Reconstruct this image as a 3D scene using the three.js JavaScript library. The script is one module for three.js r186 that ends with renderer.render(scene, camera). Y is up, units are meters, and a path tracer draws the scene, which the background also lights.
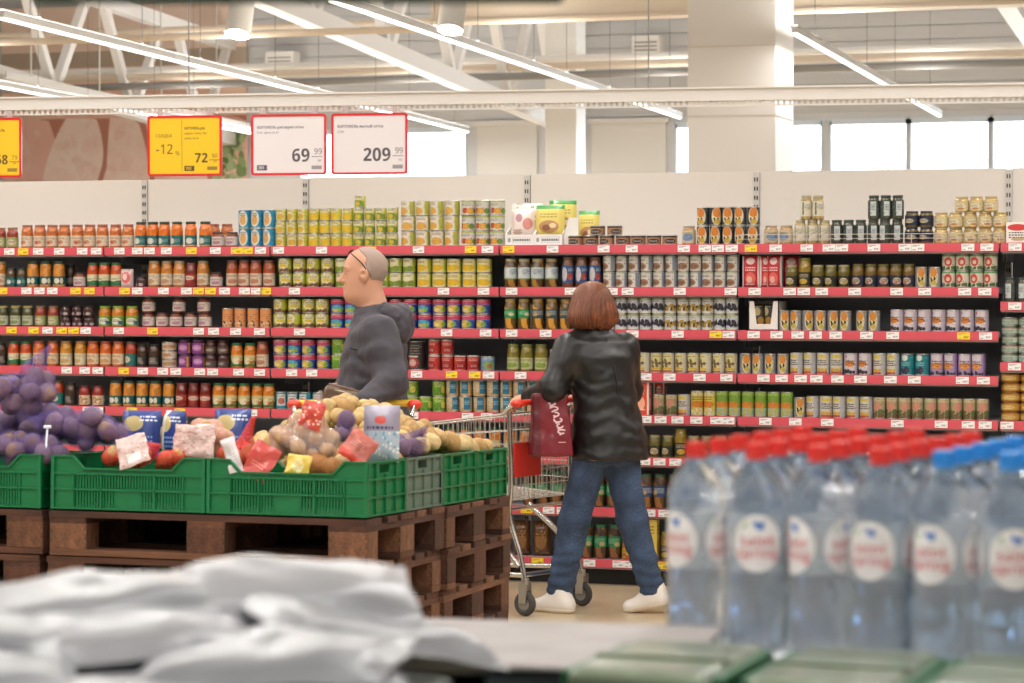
import * as THREE from 'three';
import { RoundedBoxGeometry } from 'three/addons/geometries/RoundedBoxGeometry.js';
import { RectAreaLightUniformsLib } from 'three/addons/lights/RectAreaLightUniformsLib.js';
import { mergeGeometries, toCreasedNormals } from 'three/addons/utils/BufferGeometryUtils.js';
import { ImprovedNoise } from 'three/addons/math/ImprovedNoise.js';

// ---------------------------------------------------------------- camera, sky, exposure
const scene = new THREE.Scene();
const camera = new THREE.PerspectiveCamera(15.557, 1024 / 683, 0.1, 120);
camera.position.set(0, 1.62, 0);
camera.rotation.order = 'YXZ';
camera.rotation.set(THREE.MathUtils.degToRad(-1.295), THREE.MathUtils.degToRad(17.5), 0);
camera.focus = 12.6;
camera.userData.fStop = 5.0;
scene.background = new THREE.Color(0.86, 0.94, 1.0);
scene.backgroundIntensity = 14;
const renderer = new THREE.WebGLRenderer();
renderer.toneMapping = THREE.LinearToneMapping;
renderer.toneMappingExposure = 0.63;
renderer.shadowMap.enabled = true;
RectAreaLightUniformsLib.init();
// suspended light lines: [x, z] of the two ends of each line, all hung 4 m above the floor
const LAMP_Y = 4.0, LAMP_POWER = 80;
const LINES = [
  [[-12.37, -36.95], [-11.07, -19.94], 4, 'second light line from the mural'],
  [[-8.45, -34.77], [-7.75, -19.52], 4, 'light line left of the white pillar'],
  [[-4.86, -35.46], [-4.58, -23.4], 2, 'light line right of the white pillar'],
  [[-15.75, -36.8], [-14.75, -24.8], 3, 'light line below the chicken mural'],
  [[-11.0, -16.6], [-9.6, 1.4], 4, 'light line over the jar aisle'],
  [[-7.6, -16.6], [-7.0, 1.4], 4, 'light line over the potato pallets'],
  [[-4.3, -15.6], [-3.9, 2.4], 4, 'light line over the shoppers'],
  [[-0.9, -15.6], [-0.8, 2.4], 4, 'light line over the water bottles'],
  [[2.6, -15.6], [2.4, 2.4], 4, 'light line over the next aisle'],
  [[-19.2, -33.2], [-18.6, -17.2], 4, 'light line nearest the far corner'],
  [[-0.9, -35.6], [-0.9, -18.4], 4, 'light line by the side wall'],
];

// ---------------------------------------------------------------- helpers
const rnd = (s) => () => { s |= 0; s = s + 0x6D2B79F5 | 0; let t = Math.imul(s ^ s >>> 15, 1 | s); t = t + Math.imul(t ^ t >>> 7, 61 | t) ^ t; return ((t ^ t >>> 14) >>> 0) / 4294967296; };
const V = (x, y, z) => new THREE.Vector3(x, y, z);
const R = THREE.MathUtils.degToRad;
const taken = {};
function numbered(n) { const k = taken[n] = (taken[n] ?? -1) + 1; return k ? n + '_' + String(k).padStart(3, '0') : n; }
function shadow(o) { o.castShadow = o.receiveShadow = true; return o; }
function thing(name, label, category, pos = [0, 0, 0], turn = 0, group) {
  const o = new THREE.Group(); o.name = numbered(name); o.position.set(...pos); o.rotation.y = turn;
  o.userData = { label, category }; if (group) o.userData.group = group;
  scene.add(o); return o;
}
function part(name, geo, mat, parent, label) {
  const m = shadow(new THREE.Mesh(Array.isArray(geo) ? merge(geo) : geo, mat)); m.name = name; parent.add(m);
  if (label) m.userData.label = label;
  return m;
}
function solo(name, geo, mat, label, category, group) {
  const m = part(numbered(name), geo, mat, scene, label); m.userData.category = category; if (group) m.userData.group = group; return m;
}
function struct(name, geo, mat, label, parent) {
  const m = part(parent ? name : numbered(name), geo, mat, parent || scene);
  if (!parent) { m.userData.kind = 'structure'; m.userData.label = label; } return m;
}
function merge(list) {
  const mixed = list.some((g) => !g.index);
  const gs = list.map((g) => { const q = mixed && g.index ? g.toNonIndexed() : g; for (const k of Object.keys(q.attributes)) if (!['position', 'normal', 'uv'].includes(k)) q.deleteAttribute(k); return q; });
  return gs.length === 1 ? gs[0] : mergeGeometries(gs);
}
const box = (w, h, d, x = 0, y = 0, z = 0) => new THREE.BoxGeometry(w, h, d).translate(x, y, z);
const rbox = (w, h, d, r, x = 0, y = 0, z = 0, s = 2) => new RoundedBoxGeometry(w, h, d, s, r).translate(x, y, z);
const cyl = (r0, r1, h, n = 16, x = 0, y = 0, z = 0) => new THREE.CylinderGeometry(r1, r0, h, n).translate(x, y + h / 2, z);
const lathe = (pts, n = 20) => new THREE.LatheGeometry(pts.map((p) => new THREE.Vector2(p[0], p[1])), n);
function bar(a, b, r, n = 6) {            // straight round bar from a to b
  const d = b.clone().sub(a), g = new THREE.CylinderGeometry(r, r, d.length(), n);
  g.applyQuaternion(new THREE.Quaternion().setFromUnitVectors(V(0, 1, 0), d.clone().normalize()));
  return g.translate((a.x + b.x) / 2, (a.y + b.y) / 2, (a.z + b.z) / 2);
}
function beam(a, b, w, h) {               // straight rectangular bar from a to b
  const d = b.clone().sub(a), g = new THREE.BoxGeometry(w, h, d.length());
  const m = new THREE.Matrix4().lookAt(a, b, V(0, 1, 0)); g.applyMatrix4(m);
  return g.translate((a.x + b.x) / 2, (a.y + b.y) / 2, (a.z + b.z) / 2);
}
const tube = (pts, r, seg = 24, n = 8) => new THREE.TubeGeometry(new THREE.CatmullRomCurve3(pts), seg, r, n);
const mat = (color, roughness = 0.6, o = {}) => new THREE.MeshPhysicalMaterial({ color, roughness, ...o });
const noise = new ImprovedNoise();
function canvasTex(w, h, draw, rx = 1, ry = 1) {
  const c = document.createElement('canvas'); c.width = w; c.height = h; draw(c.getContext('2d'), w, h);
  const t = new THREE.CanvasTexture(c); t.colorSpace = THREE.SRGBColorSpace; t.wrapS = t.wrapT = THREE.RepeatWrapping; t.repeat.set(rx, ry); return t;
}
function noiseTex(n, f, srgb = true) {    // f(x, y) in 0..1 -> [r, g, b] 0..255
  const d = new Uint8Array(n * n * 4);
  for (let j = 0; j < n; j++) for (let i = 0; i < n; i++) { const c = f(i / n, j / n); d.set([c[0], c[1], c[2], 255], (j * n + i) * 4); }
  const t = new THREE.DataTexture(d, n, n); t.magFilter = THREE.LinearFilter; t.wrapS = t.wrapT = THREE.RepeatWrapping; if (srgb) t.colorSpace = THREE.SRGBColorSpace; t.needsUpdate = true; return t;
}
// tiling noise: sum over octaves, period 1 in x and y
function tnoise(x, y, f, oct = 3) {
  let s = 0, a = 1, t = 0;
  for (let o = 0; o < oct; o++) {
    const F = f * 2 ** o, u = x * F, v = y * F;
    const n = (p, q) => noise.noise(p + 11.3 * o, q + 7.1, 3.7 * o);
    const wx = x, wy = y;
    s += a * ((n(u, v) * (1 - wx) + n(u - F, v) * wx) * (1 - wy) + (n(u, v - F) * (1 - wx) + n(u - F, v - F) * wx) * wy); t += a; a *= 0.5;
  }
  return s / t;
}
// one sheet that holds every small print; remap() moves a shape's uv onto its field of the sheet
const SHEET = { w: 2048, h: 1024, x: 0, y: 0, row: 0 };
{ const c = document.createElement('canvas'); c.width = SHEET.w; c.height = SHEET.h; SHEET.ctx = c.getContext('2d'); SHEET.tex = new THREE.CanvasTexture(c); SHEET.tex.colorSpace = THREE.SRGBColorSpace; }
function field(w, h, draw) {
  if (SHEET.x + w > SHEET.w) { SHEET.x = 0; SHEET.y += SHEET.row; SHEET.row = 0; }
  const { x, y, ctx } = SHEET; SHEET.x += w; SHEET.row = Math.max(SHEET.row, h); if (y + h > SHEET.h) throw new Error('print sheet full');
  ctx.save(); ctx.beginPath(); ctx.rect(x, y, w, h); ctx.clip(); ctx.translate(x, y); draw(ctx, w, h); ctx.restore();
  return { u: (x + 1) / SHEET.w, v: 1 - (y + h - 1) / SHEET.h, du: (w - 2) / SHEET.w, dv: (h - 2) / SHEET.h };
}
function remap(g, f) { const a = g.attributes.uv; for (let i = 0; i < a.count; i++) a.setXY(i, f.u + a.getX(i) * f.du, f.v + a.getY(i) * f.dv); return g; }
const ORD = ['', 'first', 'second', 'third', 'fourth', 'fifth', 'sixth', 'seventh', 'eighth', 'ninth', 'tenth', 'eleventh', 'twelfth', 'thirteenth', 'fourteenth', 'fifteenth', 'sixteenth', 'seventeenth', 'eighteenth', 'nineteenth', 'twentieth'];
const ord = (n) => ORD[n] || (n < 30 ? 'twenty-' + ORD[n - 20] : 'thirty-' + ORD[n - 30]);

// smooth solids from distance fields, meshed with surface nets
const clamp = (x, a, b) => Math.max(a, Math.min(b, x));
const smin = (a, b, k) => { const h = Math.max(k - Math.abs(a - b), 0) / k; return Math.min(a, b) - h * h * k * 0.25; };
function cap(x, y, z, a, b, ra, rb) {
  const bx = b[0] - a[0], by = b[1] - a[1], bz = b[2] - a[2], px = x - a[0], py = y - a[1], pz = z - a[2];
  const h = clamp((px * bx + py * by + pz * bz) / (bx * bx + by * by + bz * bz), 0, 1);
  return Math.hypot(px - bx * h, py - by * h, pz - bz * h) - (ra + (rb - ra) * h);
}
function ell(x, y, z, c, r) {
  const px = (x - c[0]) / r[0], py = (y - c[1]) / r[1], pz = (z - c[2]) / r[2], k = Math.hypot(px, py, pz);
  return (k - 1) * Math.min(r[0], r[1], r[2]);
}
function loft(x, y, z, t, c, s) {         // stack of ellipses: rows [y, cx, cz, rx, rz], turned by (c, s)
  const n = t.length - 1; let i = 0; while (i < n - 1 && y > t[i + 1][0]) i++;
  const A = t[i], B = t[i + 1], u = clamp((y - A[0]) / (B[0] - A[0]), 0, 1), w = u * u * (3 - 2 * u) * 0.5 + u * 0.5, m = (k) => A[k] + (B[k] - A[k]) * w;
  const dx = x - m(1), dz = z - m(2), lx = dx * c - dz * s, lz = dx * s + dz * c, rx = m(3), rz = m(4);
  const k = Math.hypot(lx / rx, lz / rz), d = (k - 1) * Math.min(rx, rz);
  const dy = Math.max(t[0][0] - y, y - t[n][0]);
  return dy > 0 ? Math.hypot(Math.max(d, 0), dy) : Math.max(d, dy);
}
function polygonize(f, lo, hi, cell) {
  const nx = Math.ceil((hi[0] - lo[0]) / cell) + 1, ny = Math.ceil((hi[1] - lo[1]) / cell) + 1, nz = Math.ceil((hi[2] - lo[2]) / cell) + 1;
  const v = new Float32Array(nx * ny * nz), at = (i, j, k) => (k * ny + j) * nx + i;
  for (let k = 0; k < nz; k++) for (let j = 0; j < ny; j++) for (let i = 0; i < nx; i++) v[at(i, j, k)] = f(lo[0] + i * cell, lo[1] + j * cell, lo[2] + k * cell);
  const id = new Int32Array(nx * ny * nz).fill(-1), pos = [], idx = [];
  const E = []; for (let a = 0; a < 8; a++) for (const b of [1, 2, 4]) if (!(a & b)) E.push([a, a | b]);
  for (let k = 0; k < nz - 1; k++) for (let j = 0; j < ny - 1; j++) for (let i = 0; i < nx - 1; i++) {
    const c = []; let neg = 0; for (let a = 0; a < 8; a++) { c[a] = v[at(i + (a & 1), j + (a >> 1 & 1), k + (a >> 2))]; if (c[a] < 0) neg++; }
    if (neg === 0 || neg === 8) continue;
    let x = 0, y = 0, z = 0, n = 0;
    for (const [a, b] of E) if ((c[a] < 0) !== (c[b] < 0)) { const t = c[a] / (c[a] - c[b]); x += (a & 1) + ((b & 1) - (a & 1)) * t; y += (a >> 1 & 1) + ((b >> 1 & 1) - (a >> 1 & 1)) * t; z += (a >> 2) + ((b >> 2) - (a >> 2)) * t; n++; }
    id[at(i, j, k)] = pos.length / 3; pos.push(lo[0] + (i + x / n) * cell, lo[1] + (j + y / n) * cell, lo[2] + (k + z / n) * cell);
  }
  const quad = (a, b, c, d, flip) => { if (a < 0 || b < 0 || c < 0 || d < 0) return; flip ? idx.push(a, c, b, a, d, c) : idx.push(a, b, c, a, c, d); };
  for (let k = 1; k < nz - 1; k++) for (let j = 1; j < ny - 1; j++) for (let i = 1; i < nx - 1; i++) {
    const s = v[at(i, j, k)] < 0;
    if (s !== v[at(i + 1, j, k)] < 0) quad(id[at(i, j - 1, k - 1)], id[at(i, j, k - 1)], id[at(i, j, k)], id[at(i, j - 1, k)], !s);
    if (s !== v[at(i, j + 1, k)] < 0) quad(id[at(i - 1, j, k - 1)], id[at(i - 1, j, k)], id[at(i, j, k)], id[at(i, j, k - 1)], !s);
    if (s !== v[at(i, j, k + 1)] < 0) quad(id[at(i - 1, j - 1, k)], id[at(i, j - 1, k)], id[at(i, j, k)], id[at(i - 1, j, k)], !s);
  }
  const g = new THREE.BufferGeometry(); g.setAttribute('position', new THREE.Float32BufferAttribute(pos, 3)); g.setIndex(idx); g.computeVertexNormals();
  const uv = new Float32Array(pos.length / 3 * 2); for (let i = 0; i < uv.length / 2; i++) { uv[2 * i] = pos[3 * i] + pos[3 * i + 2]; uv[2 * i + 1] = pos[3 * i + 1] + 0.35 * pos[3 * i + 2]; }
  g.setAttribute('uv', new THREE.BufferAttribute(uv, 2)); return g;
}

// ---------------------------------------------------------------- shared materials
const M = {
  white: mat(0xe9e6e2, 0.5), paint: mat(0xe4e0dc, 0.45), panel: mat(0xd9cfc4, 0.55), red: mat(0xd85562, 0.35, { clearcoat: 0.4 }), steel: mat(0xb8b6b2, 0.3, { metalness: 0.9 }),
  chrome: mat(0xd8d6d2, 0.22, { metalness: 1 }), wire: mat(0xcfcac2, 0.35, { metalness: 0.55 }), black: mat(0x1b1b1c, 0.6), dark: mat(0x26241f, 0.7), rubber: mat(0x4a4744, 0.8),
  greyPipe: mat(0x8a8783, 0.6), beigePipe: mat(0xdccbb6, 0.6), deck: mat(0xc9c9ca, 0.7), tin: mat(0xcfccc4, 0.28, { metalness: 0.95 }),
};

// ---------------------------------------------------------------- the hall
{
  const tile = noiseTex(256, (x, y) => { const n = tnoise(x, y, 5, 4), g = tnoise(y, x, 40, 2); return [196 + n * 26 + g * 14, 176 + n * 26 + g * 14, 144 + n * 22 + g * 12]; });
  tile.repeat.set(24, 30);
  struct('floor', box(40, 0.3, 52, -8, -0.15, -14), mat(0xffffff, 0.32, { map: tile, clearcoat: 0.3, clearcoatRoughness: 0.25 }), 'beige stone floor of the supermarket');
  // roof: sloping deck with ribs, above the trusses
  const roof = []; const y0 = 6.0, y1 = 8.4, z0 = -38.6, z1 = 11.6, sl = Math.atan2(y1 - y0, z1 - z0), len = Math.hypot(y1 - y0, z1 - z0);
  const put = (g) => g.rotateX(sl).translate(-8, (y0 + y1) / 2, (z0 + z1) / 2);   // deck rises towards the viewer
  roof.push(put(box(40, 0.2, len, 0, 0.12, 0)));
  for (let i = 0; i < 84; i++) roof.push(put(box(0.12, 0.06, len, -19.8 + i * 0.476, 0, 0)));
  struct('ceiling', roof, M.deck, 'light grey ribbed roof deck over the hall');
  struct('wall_right', box(0.3, 9, 52, 12.15, 4.5, -14), M.white, 'white side wall out of view to the right');
  struct('wall_left', box(0.3, 9, 52, -28.15, 4.5, -14), M.white, 'white side wall out of view to the left');
  struct('wall_front', box(40, 9, 0.3, -8, 4.5, 12.1), M.white, 'white wall behind the viewer');
  // far wall: window band between piers
  const Z = -38, top = 4.13, sill = 1.0, wins = [[-15.6, -12.74], [-9.3, -7.0], [-6.87, -5.70], [-5.65, -4.47], [-4.42, -3.24], [-3.19, -2.01], [2.0, 5.0]];
  const g = []; let x = -28;
  const upper = [box(40, 9 - top, 0.3, -8, (9 + top) / 2, Z - 0.15)], lower = [box(40, sill, 0.3, -8, sill / 2, Z - 0.15)];
  for (const [a, b] of wins) { g.push(box(a - x, top - sill, 0.3, (a + x) / 2, (top + sill) / 2, Z - 0.15)); x = b; }
  g.push(box(12 - x, top - sill, 0.3, (12 + x) / 2, (top + sill) / 2, Z - 0.15));
  const back = struct('wall_back', [...upper, ...lower, ...g], mat(0xdcdde0, 0.6), 'pale grey panelled end wall with window openings');
  for (let i = 0; i < 14; i++) struct('panel', box(40, 0.205, 0.03, -8, 4.36 + i * 0.215, Z + 0.02), M.deck, '', back);   // sandwich boards
  for (const [a, b] of [[-12.6, -11.5], [-10.7, -9.4]]) { struct('panel', box(b - a - 0.1, 3.1, 0.05, (a + b) / 2, 2.6, Z + 0.03), M.white, '', back); struct('trim', box(b - a, 0.08, 0.09, (a + b) / 2, 4.19, Z + 0.05), M.paint, '', back); }
  const frame = mat(0xdbe6f2, 0.4), glass = mat(0xffffff, 0.02, { transmission: 1, thickness: 0, ior: 1.45 });
  wins.forEach(([a, b], i) => {
    const w = b - a, h = top - sill, o = new THREE.Group(); o.name = 'window_' + (i + 1); o.position.set((a + b) / 2, sill, Z - 0.1); scene.add(o);
    o.userData = { kind: 'structure', label: ['tall bright window beside the chicken mural', 'narrow bright window behind the white pillar', 'bright window just beyond the white pillar', 'bright window in the middle of the window row', 'bright window at the picture edge', 'window beyond the picture edge', 'window near the side wall'][i] };
    struct('frame', [box(0.03, h, 0.16, -w / 2 + 0.005, h / 2, 0.06), box(0.03, h, 0.16, w / 2 - 0.005, h / 2, 0.06), box(w + 0.08, 0.07, 0.16, 0, 0.03, 0.06), box(w + 0.08, 0.09, 0.16, 0, h - 0.02, 0.06)], frame, '', o);
    struct('pane', box(w - 0.04, h - 0.04, 0.012, 0, h / 2, 0.02), glass, '', o);
  });
  // pillars
  const pl = new THREE.Group(); pl.name = numbered('pillar'); pl.position.set(-5.33, 0, -24.5); scene.add(pl);
  pl.userData = { kind: 'structure', label: 'wide white square pillar rising behind the shelves' };
  struct('shaft', rbox(0.88, 7, 0.9, 0.012, 0, 3.5, 0), M.paint, '', pl);
  struct('joint_band', [box(0.89, 0.012, 0.91, 0, 3.96, 0), box(0.89, 0.012, 0.91, 0, 3.28, 0)], M.panel, '', pl);
  struct('cable', tube([V(-0.36, 6.5, 0.44), V(-0.35, 4.4, 0.44), V(-0.385, 3.9, 0.44), V(-0.4, 3.66, 0.44)], 0.006), M.greyPipe, '', pl);
  struct('pillar', [rbox(0.47, 6.2, 0.5, 0.01, -10.22, 3.1, -35), box(0.06, 0.1, 0.02, -10.1, 3.65, -34.74)], M.white, 'slimmer white pillar in front of the end wall');
  // mural of raw poultry on the end wall
  const mural = canvasTex(560, 420, (c, w, h) => {
    const r = rnd(5), piece = (pts, c0, c1) => { c.save(); c.beginPath(); c.moveTo(...pts[0]); for (let i = 1; i < pts.length; i += 2) c.quadraticCurveTo(...pts[i], ...pts[(i + 1) % pts.length]); c.closePath(); c.fillStyle = c0; c.fill(); c.clip(); for (let i = 0; i < 260; i++) { c.fillStyle = c1[i % c1.length]; c.globalAlpha = 0.16; c.beginPath(); const q = pts[0]; c.ellipse(q[0] + (r() - 0.5) * 220, q[1] + r() * 260, 4 + r() * 16, 3 + r() * 12, r() * 3, 0, 7); c.fill(); } c.restore(); };
    c.fillStyle = '#ecd2c2'; c.fillRect(0, 0, w, h); c.fillStyle = '#b5a595'; c.fillRect(0, 96, w, 34); c.fillStyle = '#eec8b4'; c.fillRect(0, 130, w, 110); c.fillStyle = '#c48472'; c.fillRect(0, 236, w, 190);
    const P = ['#fff0e8', '#f0c2b6', '#fadcd2', '#e8b0a2'];
    piece([[-20, 250], [40, 225], [110, 240], [150, 330], [120, 430], [40, 440], [-40, 430], [-40, 330]], '#f0c0b2', P);
    piece([[150, 236], [190, 226], [222, 240], [244, 300], [232, 340], [215, 390], [205, 430], [130, 440], [92, 430], [86, 330]], '#fbe2d8', P);
    piece([[252, 236], [285, 226], [318, 250], [350, 330], [342, 430], [280, 445], [222, 430], [226, 390], [244, 340], [246, 290]], '#fadfd4', P);
    piece([[330, 236], [400, 225], [450, 250], [480, 330], [470, 430], [400, 440], [352, 430], [360, 330]], '#f8d8cc', P);
    piece([[100, 160], [240, 130], [420, 170], [440, 220], [330, 236], [180, 240], [90, 230], [80, 190]], '#eec2b2', P);
    piece([[470, 236], [540, 230], [580, 260], [580, 330], [570, 430], [520, 440], [480, 430], [490, 330]], '#eab6a6', P);
    for (const [x0, y0, n, sx, sy] of [[522, 340, 120, 60, 150], [66, 405, 40, 70, 40]]) for (let i = 0; i < n; i++) { c.fillStyle = ['#7d9560', '#96ab78', '#657f4e', '#aebd90'][i % 4]; c.beginPath(); c.ellipse(x0 + (r() - 0.5) * sx, y0 + (r() - 0.5) * sy, 4 + r() * 10, 3 + r() * 7, r() * 3, 0, 7); c.fill(); }
  });
  solo('wall_mural', box(4.5, 3.35, 0.04, -18.76, 4.62, Z + 0.1), mat(0xffffff, 0.6, { map: mural }), 'large photo mural of raw chicken pieces on the end wall', 'mural');
}

// ---------------------------------------------------------------- shelving
const ZF = -12.97, ZB = -13.54;                       // front of the price rails, face of the back panel
const LEVEL = [1.835, 1.607, 1.379, 1.15, 0.922, 0.696, 0.42, 0.141], LEVEL_R = [1.835, 1.533, 1.223, 0.922, 0.696, 0.42, 0.141];
const LEVEL_NAME = ['top shelf', 'second shelf from top', 'third shelf from top', 'fourth shelf from top', 'fifth shelf from top', 'sixth shelf from top', 'second shelf from bottom', 'bottom shelf'];
const shelfTop = new Map();
{
  const tagTex = (bg, ink, k) => canvasTex(64, 36, (c, w, h) => {
    const r = rnd(k); c.fillStyle = bg; c.fillRect(0, 0, w, h); c.fillStyle = '#8d8a88'; c.fillRect(5, 5, 26 + r() * 16, 3); c.fillRect(5, 11, 18 + r() * 14, 2);
    c.fillStyle = ink; for (let i = 0; i < 3; i++) c.fillRect(34 + i * 7, 19, 4, 9); c.fillRect(56, 19, 3, 4); c.fillStyle = '#a9a5a2'; c.fillRect(5, 27, 16, 4);
  });
  const tagMat = { w: [1, 2].map((k) => mat(0xffffff, 0.4, { map: tagTex('#efebe9', '#8b8685', k) })), y: [mat(0xffffff, 0.4, { map: tagTex('#f5d428', '#5a4a1a', 3) })] };
  const tagGeo = rbox(0.066, 0.037, 0.003, 0.001, 0, 0, 0, 1);
  const railShape = (w) => [box(w, 0.043, 0.006, 0, -0.0215, ZF + 0.003), box(w, 0.006, 0.014, 0, -0.001, ZF - 0.004), box(w, 0.006, 0.014, 0, -0.043, ZF - 0.004)];
  const uprightMat = mat(0xc9c2ba, 0.5, { metalness: 0.2 });
  const innerMat = mat(0xa9acb2, 0.5), backMat = mat(0x9ea1a8, 0.5);
  const TAGS = [[[-7.145,"w"],[-7.055,"y"],[-6.958,"w"],[-6.823,"w"],[-6.676,"w"],[-6.587,"w"],[-6.441,"w"],[-6.328,"w"],[-6.252,"w"],[-6.146,"w"],[-5.991,"y"],[-5.843,"w"],[-5.714,"y"],[-5.647,"y"],[-5.567,"w"],[-5.458,"w"],[-5.199,"w"],[-4.908,"y"],[-4.626,"w"],[-4.324,"y"],[-4.227,"w"],[-4.107,"y"],[-3.857,"w"],[-3.571,"w"],[-3.415,"w"],[-3.129,"w"],[-3.015,"w"],[-2.944,"w"],[-2.869,"w"],[-2.766,"y"],[-2.633,"w"],[-2.468,"w"],[-2.351,"w"],[-2.283,"w"],[-2.115,"w"],[-1.954,"w"],[-1.887,"w"],[-1.631,"w"],[-1.534,"w"],[-1.392,"w"]],[[-7.191,"y"],[-7.035,"w"],[-6.951,"w"],[-6.868,"w"],[-6.72,"y"],[-6.631,"y"],[-6.555,"w"],[-6.409,"y"],[-6.328,"w"],[-6.165,"w"],[-6.022,"w"],[-5.948,"y"],[-5.874,"y"],[-5.787,"w"],[-5.665,"w"],[-5.592,"w"],[-5.537,"y"],[-5.362,"w"],[-4.481,"w"],[-4.25,"w"],[-4.089,"w"],[-3.755,"w"],[-3.526,"w"],[-3.437,"w"],[-3.151,"w"],[-2.874,"w"],[-2.745,"w"],[-2.558,"w"],[-2.483,"w"],[-2.388,"w"],[-2.215,"w"],[-1.996,"w"],[-1.851,"w"],[-1.646,"w"],[-1.544,"w"],[-1.392,"w"]],[[-7.132,"y"],[-6.99,"y"],[-6.9,"w"],[-6.81,"y"],[-6.733,"y"],[-6.656,"w"],[-6.561,"w"],[-6.447,"w"],[-6.234,"y"],[-5.948,"w"],[-5.855,"w"],[-5.72,"w"],[-5.574,"w"],[-5.332,"w"],[-4.463,"w"],[-4.238,"w"],[-4.089,"w"],[-3.896,"w"],[-3.41,"w"],[-3.162,"w"],[-2.955,"y"],[-2.885,"w"],[-2.75,"w"],[-2.627,"w"],[-2.515,"w"],[-2.42,"w"],[-2.314,"w"],[-2.152,"w"],[-2.016,"w"],[-1.651,"y"],[-1.539,"w"],[-1.392,"w"]],[[-6.778,"w"],[-6.663,"w"],[-6.58,"w"],[-6.416,"y"],[-6.296,"w"],[-6.171,"w"],[-6.09,"w"],[-5.941,"w"],[-5.861,"w"],[-5.702,"w"],[-5.574,"w"],[-5.38,"w"],[-5.259,"w"],[-4.638,"w"],[-4.434,"y"],[-4.301,"y"],[-4.221,"w"],[-4.038,"w"],[-3.338,"w"],[-3.206,"w"],[-3.042,"w"],[-2.896,"w"],[-2.697,"w"],[-2.6,"w"],[-2.499,"w"],[-2.415,"w"],[-2.304,"w"],[-2.183,"w"],[-2.027,"w"],[-1.903,"w"],[-1.656,"w"],[-1.549,"w"],[-1.377,"w"]],[[-6.644,"w"],[-6.58,"w"],[-6.365,"y"],[-6.065,"y"],[-5.726,"y"],[-5.622,"w"],[-4.661,"w"],[-4.342,"w"],[-4.232,"w"],[-3.338,"w"],[-3.255,"w"],[-3.162,"w"],[-3.059,"w"],[-2.95,"w"],[-2.885,"w"],[-2.686,"w"],[-2.526,"w"],[-2.357,"w"],[-1.99,"w"],[-1.764,"w"],[-1.625,"w"],[-1.539,"w"],[-1.428,"w"]],[[-4.044,"w"],[-3.959,"w"],[-3.344,"w"],[-3.261,"w"],[-3.173,"w"],[-3.042,"w"],[-2.934,"w"],[-2.772,"w"],[-2.558,"w"],[-2.241,"w"],[-1.98,"w"]],[[-4.004,"y"],[-3.879,"w"],[-3.8,"w"],[-3.316,"w"],[-3.233,"w"],[-3.097,"w"],[-2.934,"w"],[-2.611,"w"],[-2.241,"w"]],[[-3.942,"y"],[-3.649,"w"],[-3.487,"w"],[-3.421,"w"],[-3.239,"y"],[-3.097,"w"],[-2.88,"w"],[-2.505,"w"],[-2.136,"w"]]];
  const bays = [[-8.9, -7.56, 'shelf bay cut by the picture edge beside the purple net bags'], [-7.56, -6.541, 'shelf bay of orange sauce jars above the purple net bags'], [-6.539, -5.511, 'shelf bay with teal jars and brown jars beside the yellow cans'], [-5.509, -4.161, 'shelf bay of yellow cans behind the man'], [-4.159, -2.841, 'shelf bay behind the woman in black'], [-2.839, -1.471, 'shelf bay of olive jars and lilac cans'], [-1.469, -0.1, 'shelf bay with striped round tins at the picture edge']];
  bays.forEach(([a, b, label], n) => {
    const o = thing('shelf_unit', label, 'shelving', [(a + b) / 2, 0, 0], 0, 'shelf bays of the canned food aisle'), w = b - a, last = n === 6;
    part('back_panel', box(w - 0.038, 0.41, 0.02, -0.017, 2.04, ZB - 0.01), M.panel, o);
    for (let k = 0; k < 4; k++) part('back_panel', box(w - 0.038, 0.45, 0.02, -0.017, 0.23 + k * 0.455, ZB - 0.01), backMat, o);
    const up = part('upright', box(0.035, 2.24, 0.05, w / 2 - 0.0178, 1.12, ZB - 0.015), uprightMat, o);
    part('slots', Array.from({ length: 40 }, (_, i) => [box(0.006, 0.022, 0.004, w / 2 - 0.0248, 0.25 + i * 0.05, ZB + 0.011), box(0.006, 0.022, 0.004, w / 2 - 0.0108, 0.25 + i * 0.05, ZB + 0.011)]).flat(), M.dark, up).userData.kind = 'stuff';
    part('kick_plate', box(w, 0.09, 0.02, 0, 0.045, ZF - 0.09), M.black, o);
    (last ? LEVEL_R : LEVEL).forEach((y, li) => {
      const s = part('shelf', [box(w - 0.012, 0.03, ZF - ZB - 0.012, 0, y - 0.016, (ZF + ZB) / 2 - 0.004), box(w - 0.012, 0.05, 0.004, 0, y - 0.028, ZF - 0.012)], innerMat, o);
      part('price_rail', railShape(w - 0.008).map((g) => g.translate(0, y, 0)), M.red, s);
      for (const [tx, kind] of TAGS[last && li > 2 ? li + 1 : li] || []) if (tx > a + 0.02 && tx < b - 0.02) { const t = part('price_tag', tagGeo, tagMat[kind][Math.abs(Math.round(tx * 100)) % tagMat[kind].length], s); t.position.set(tx - (a + b) / 2, y - 0.0215, ZF + 0.0075); t.rotation.x = -0.06; }
      for (const q of [-1, 1]) part('bracket', box(0.004, 0.07, 0.32, q * (w / 2 - 0.008), y - 0.06, ZB + 0.17), innerMat, s);
    });
    if (n === 5) part('wire_guard', [bar(V(-w / 2, 1.885, ZF - 0.004), V(w / 2, 1.885, ZF - 0.004), 0.0022), bar(V(-w / 2, 1.862, ZF - 0.004), V(w / 2, 1.862, ZF - 0.004), 0.0018), ...[-0.5, -0.17, 0.17, 0.5].map((u) => bar(V(u * w, 1.83, ZF - 0.004), V(u * w, 1.885, ZF - 0.004), 0.0022))], M.wire, o);
  });
}

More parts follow.
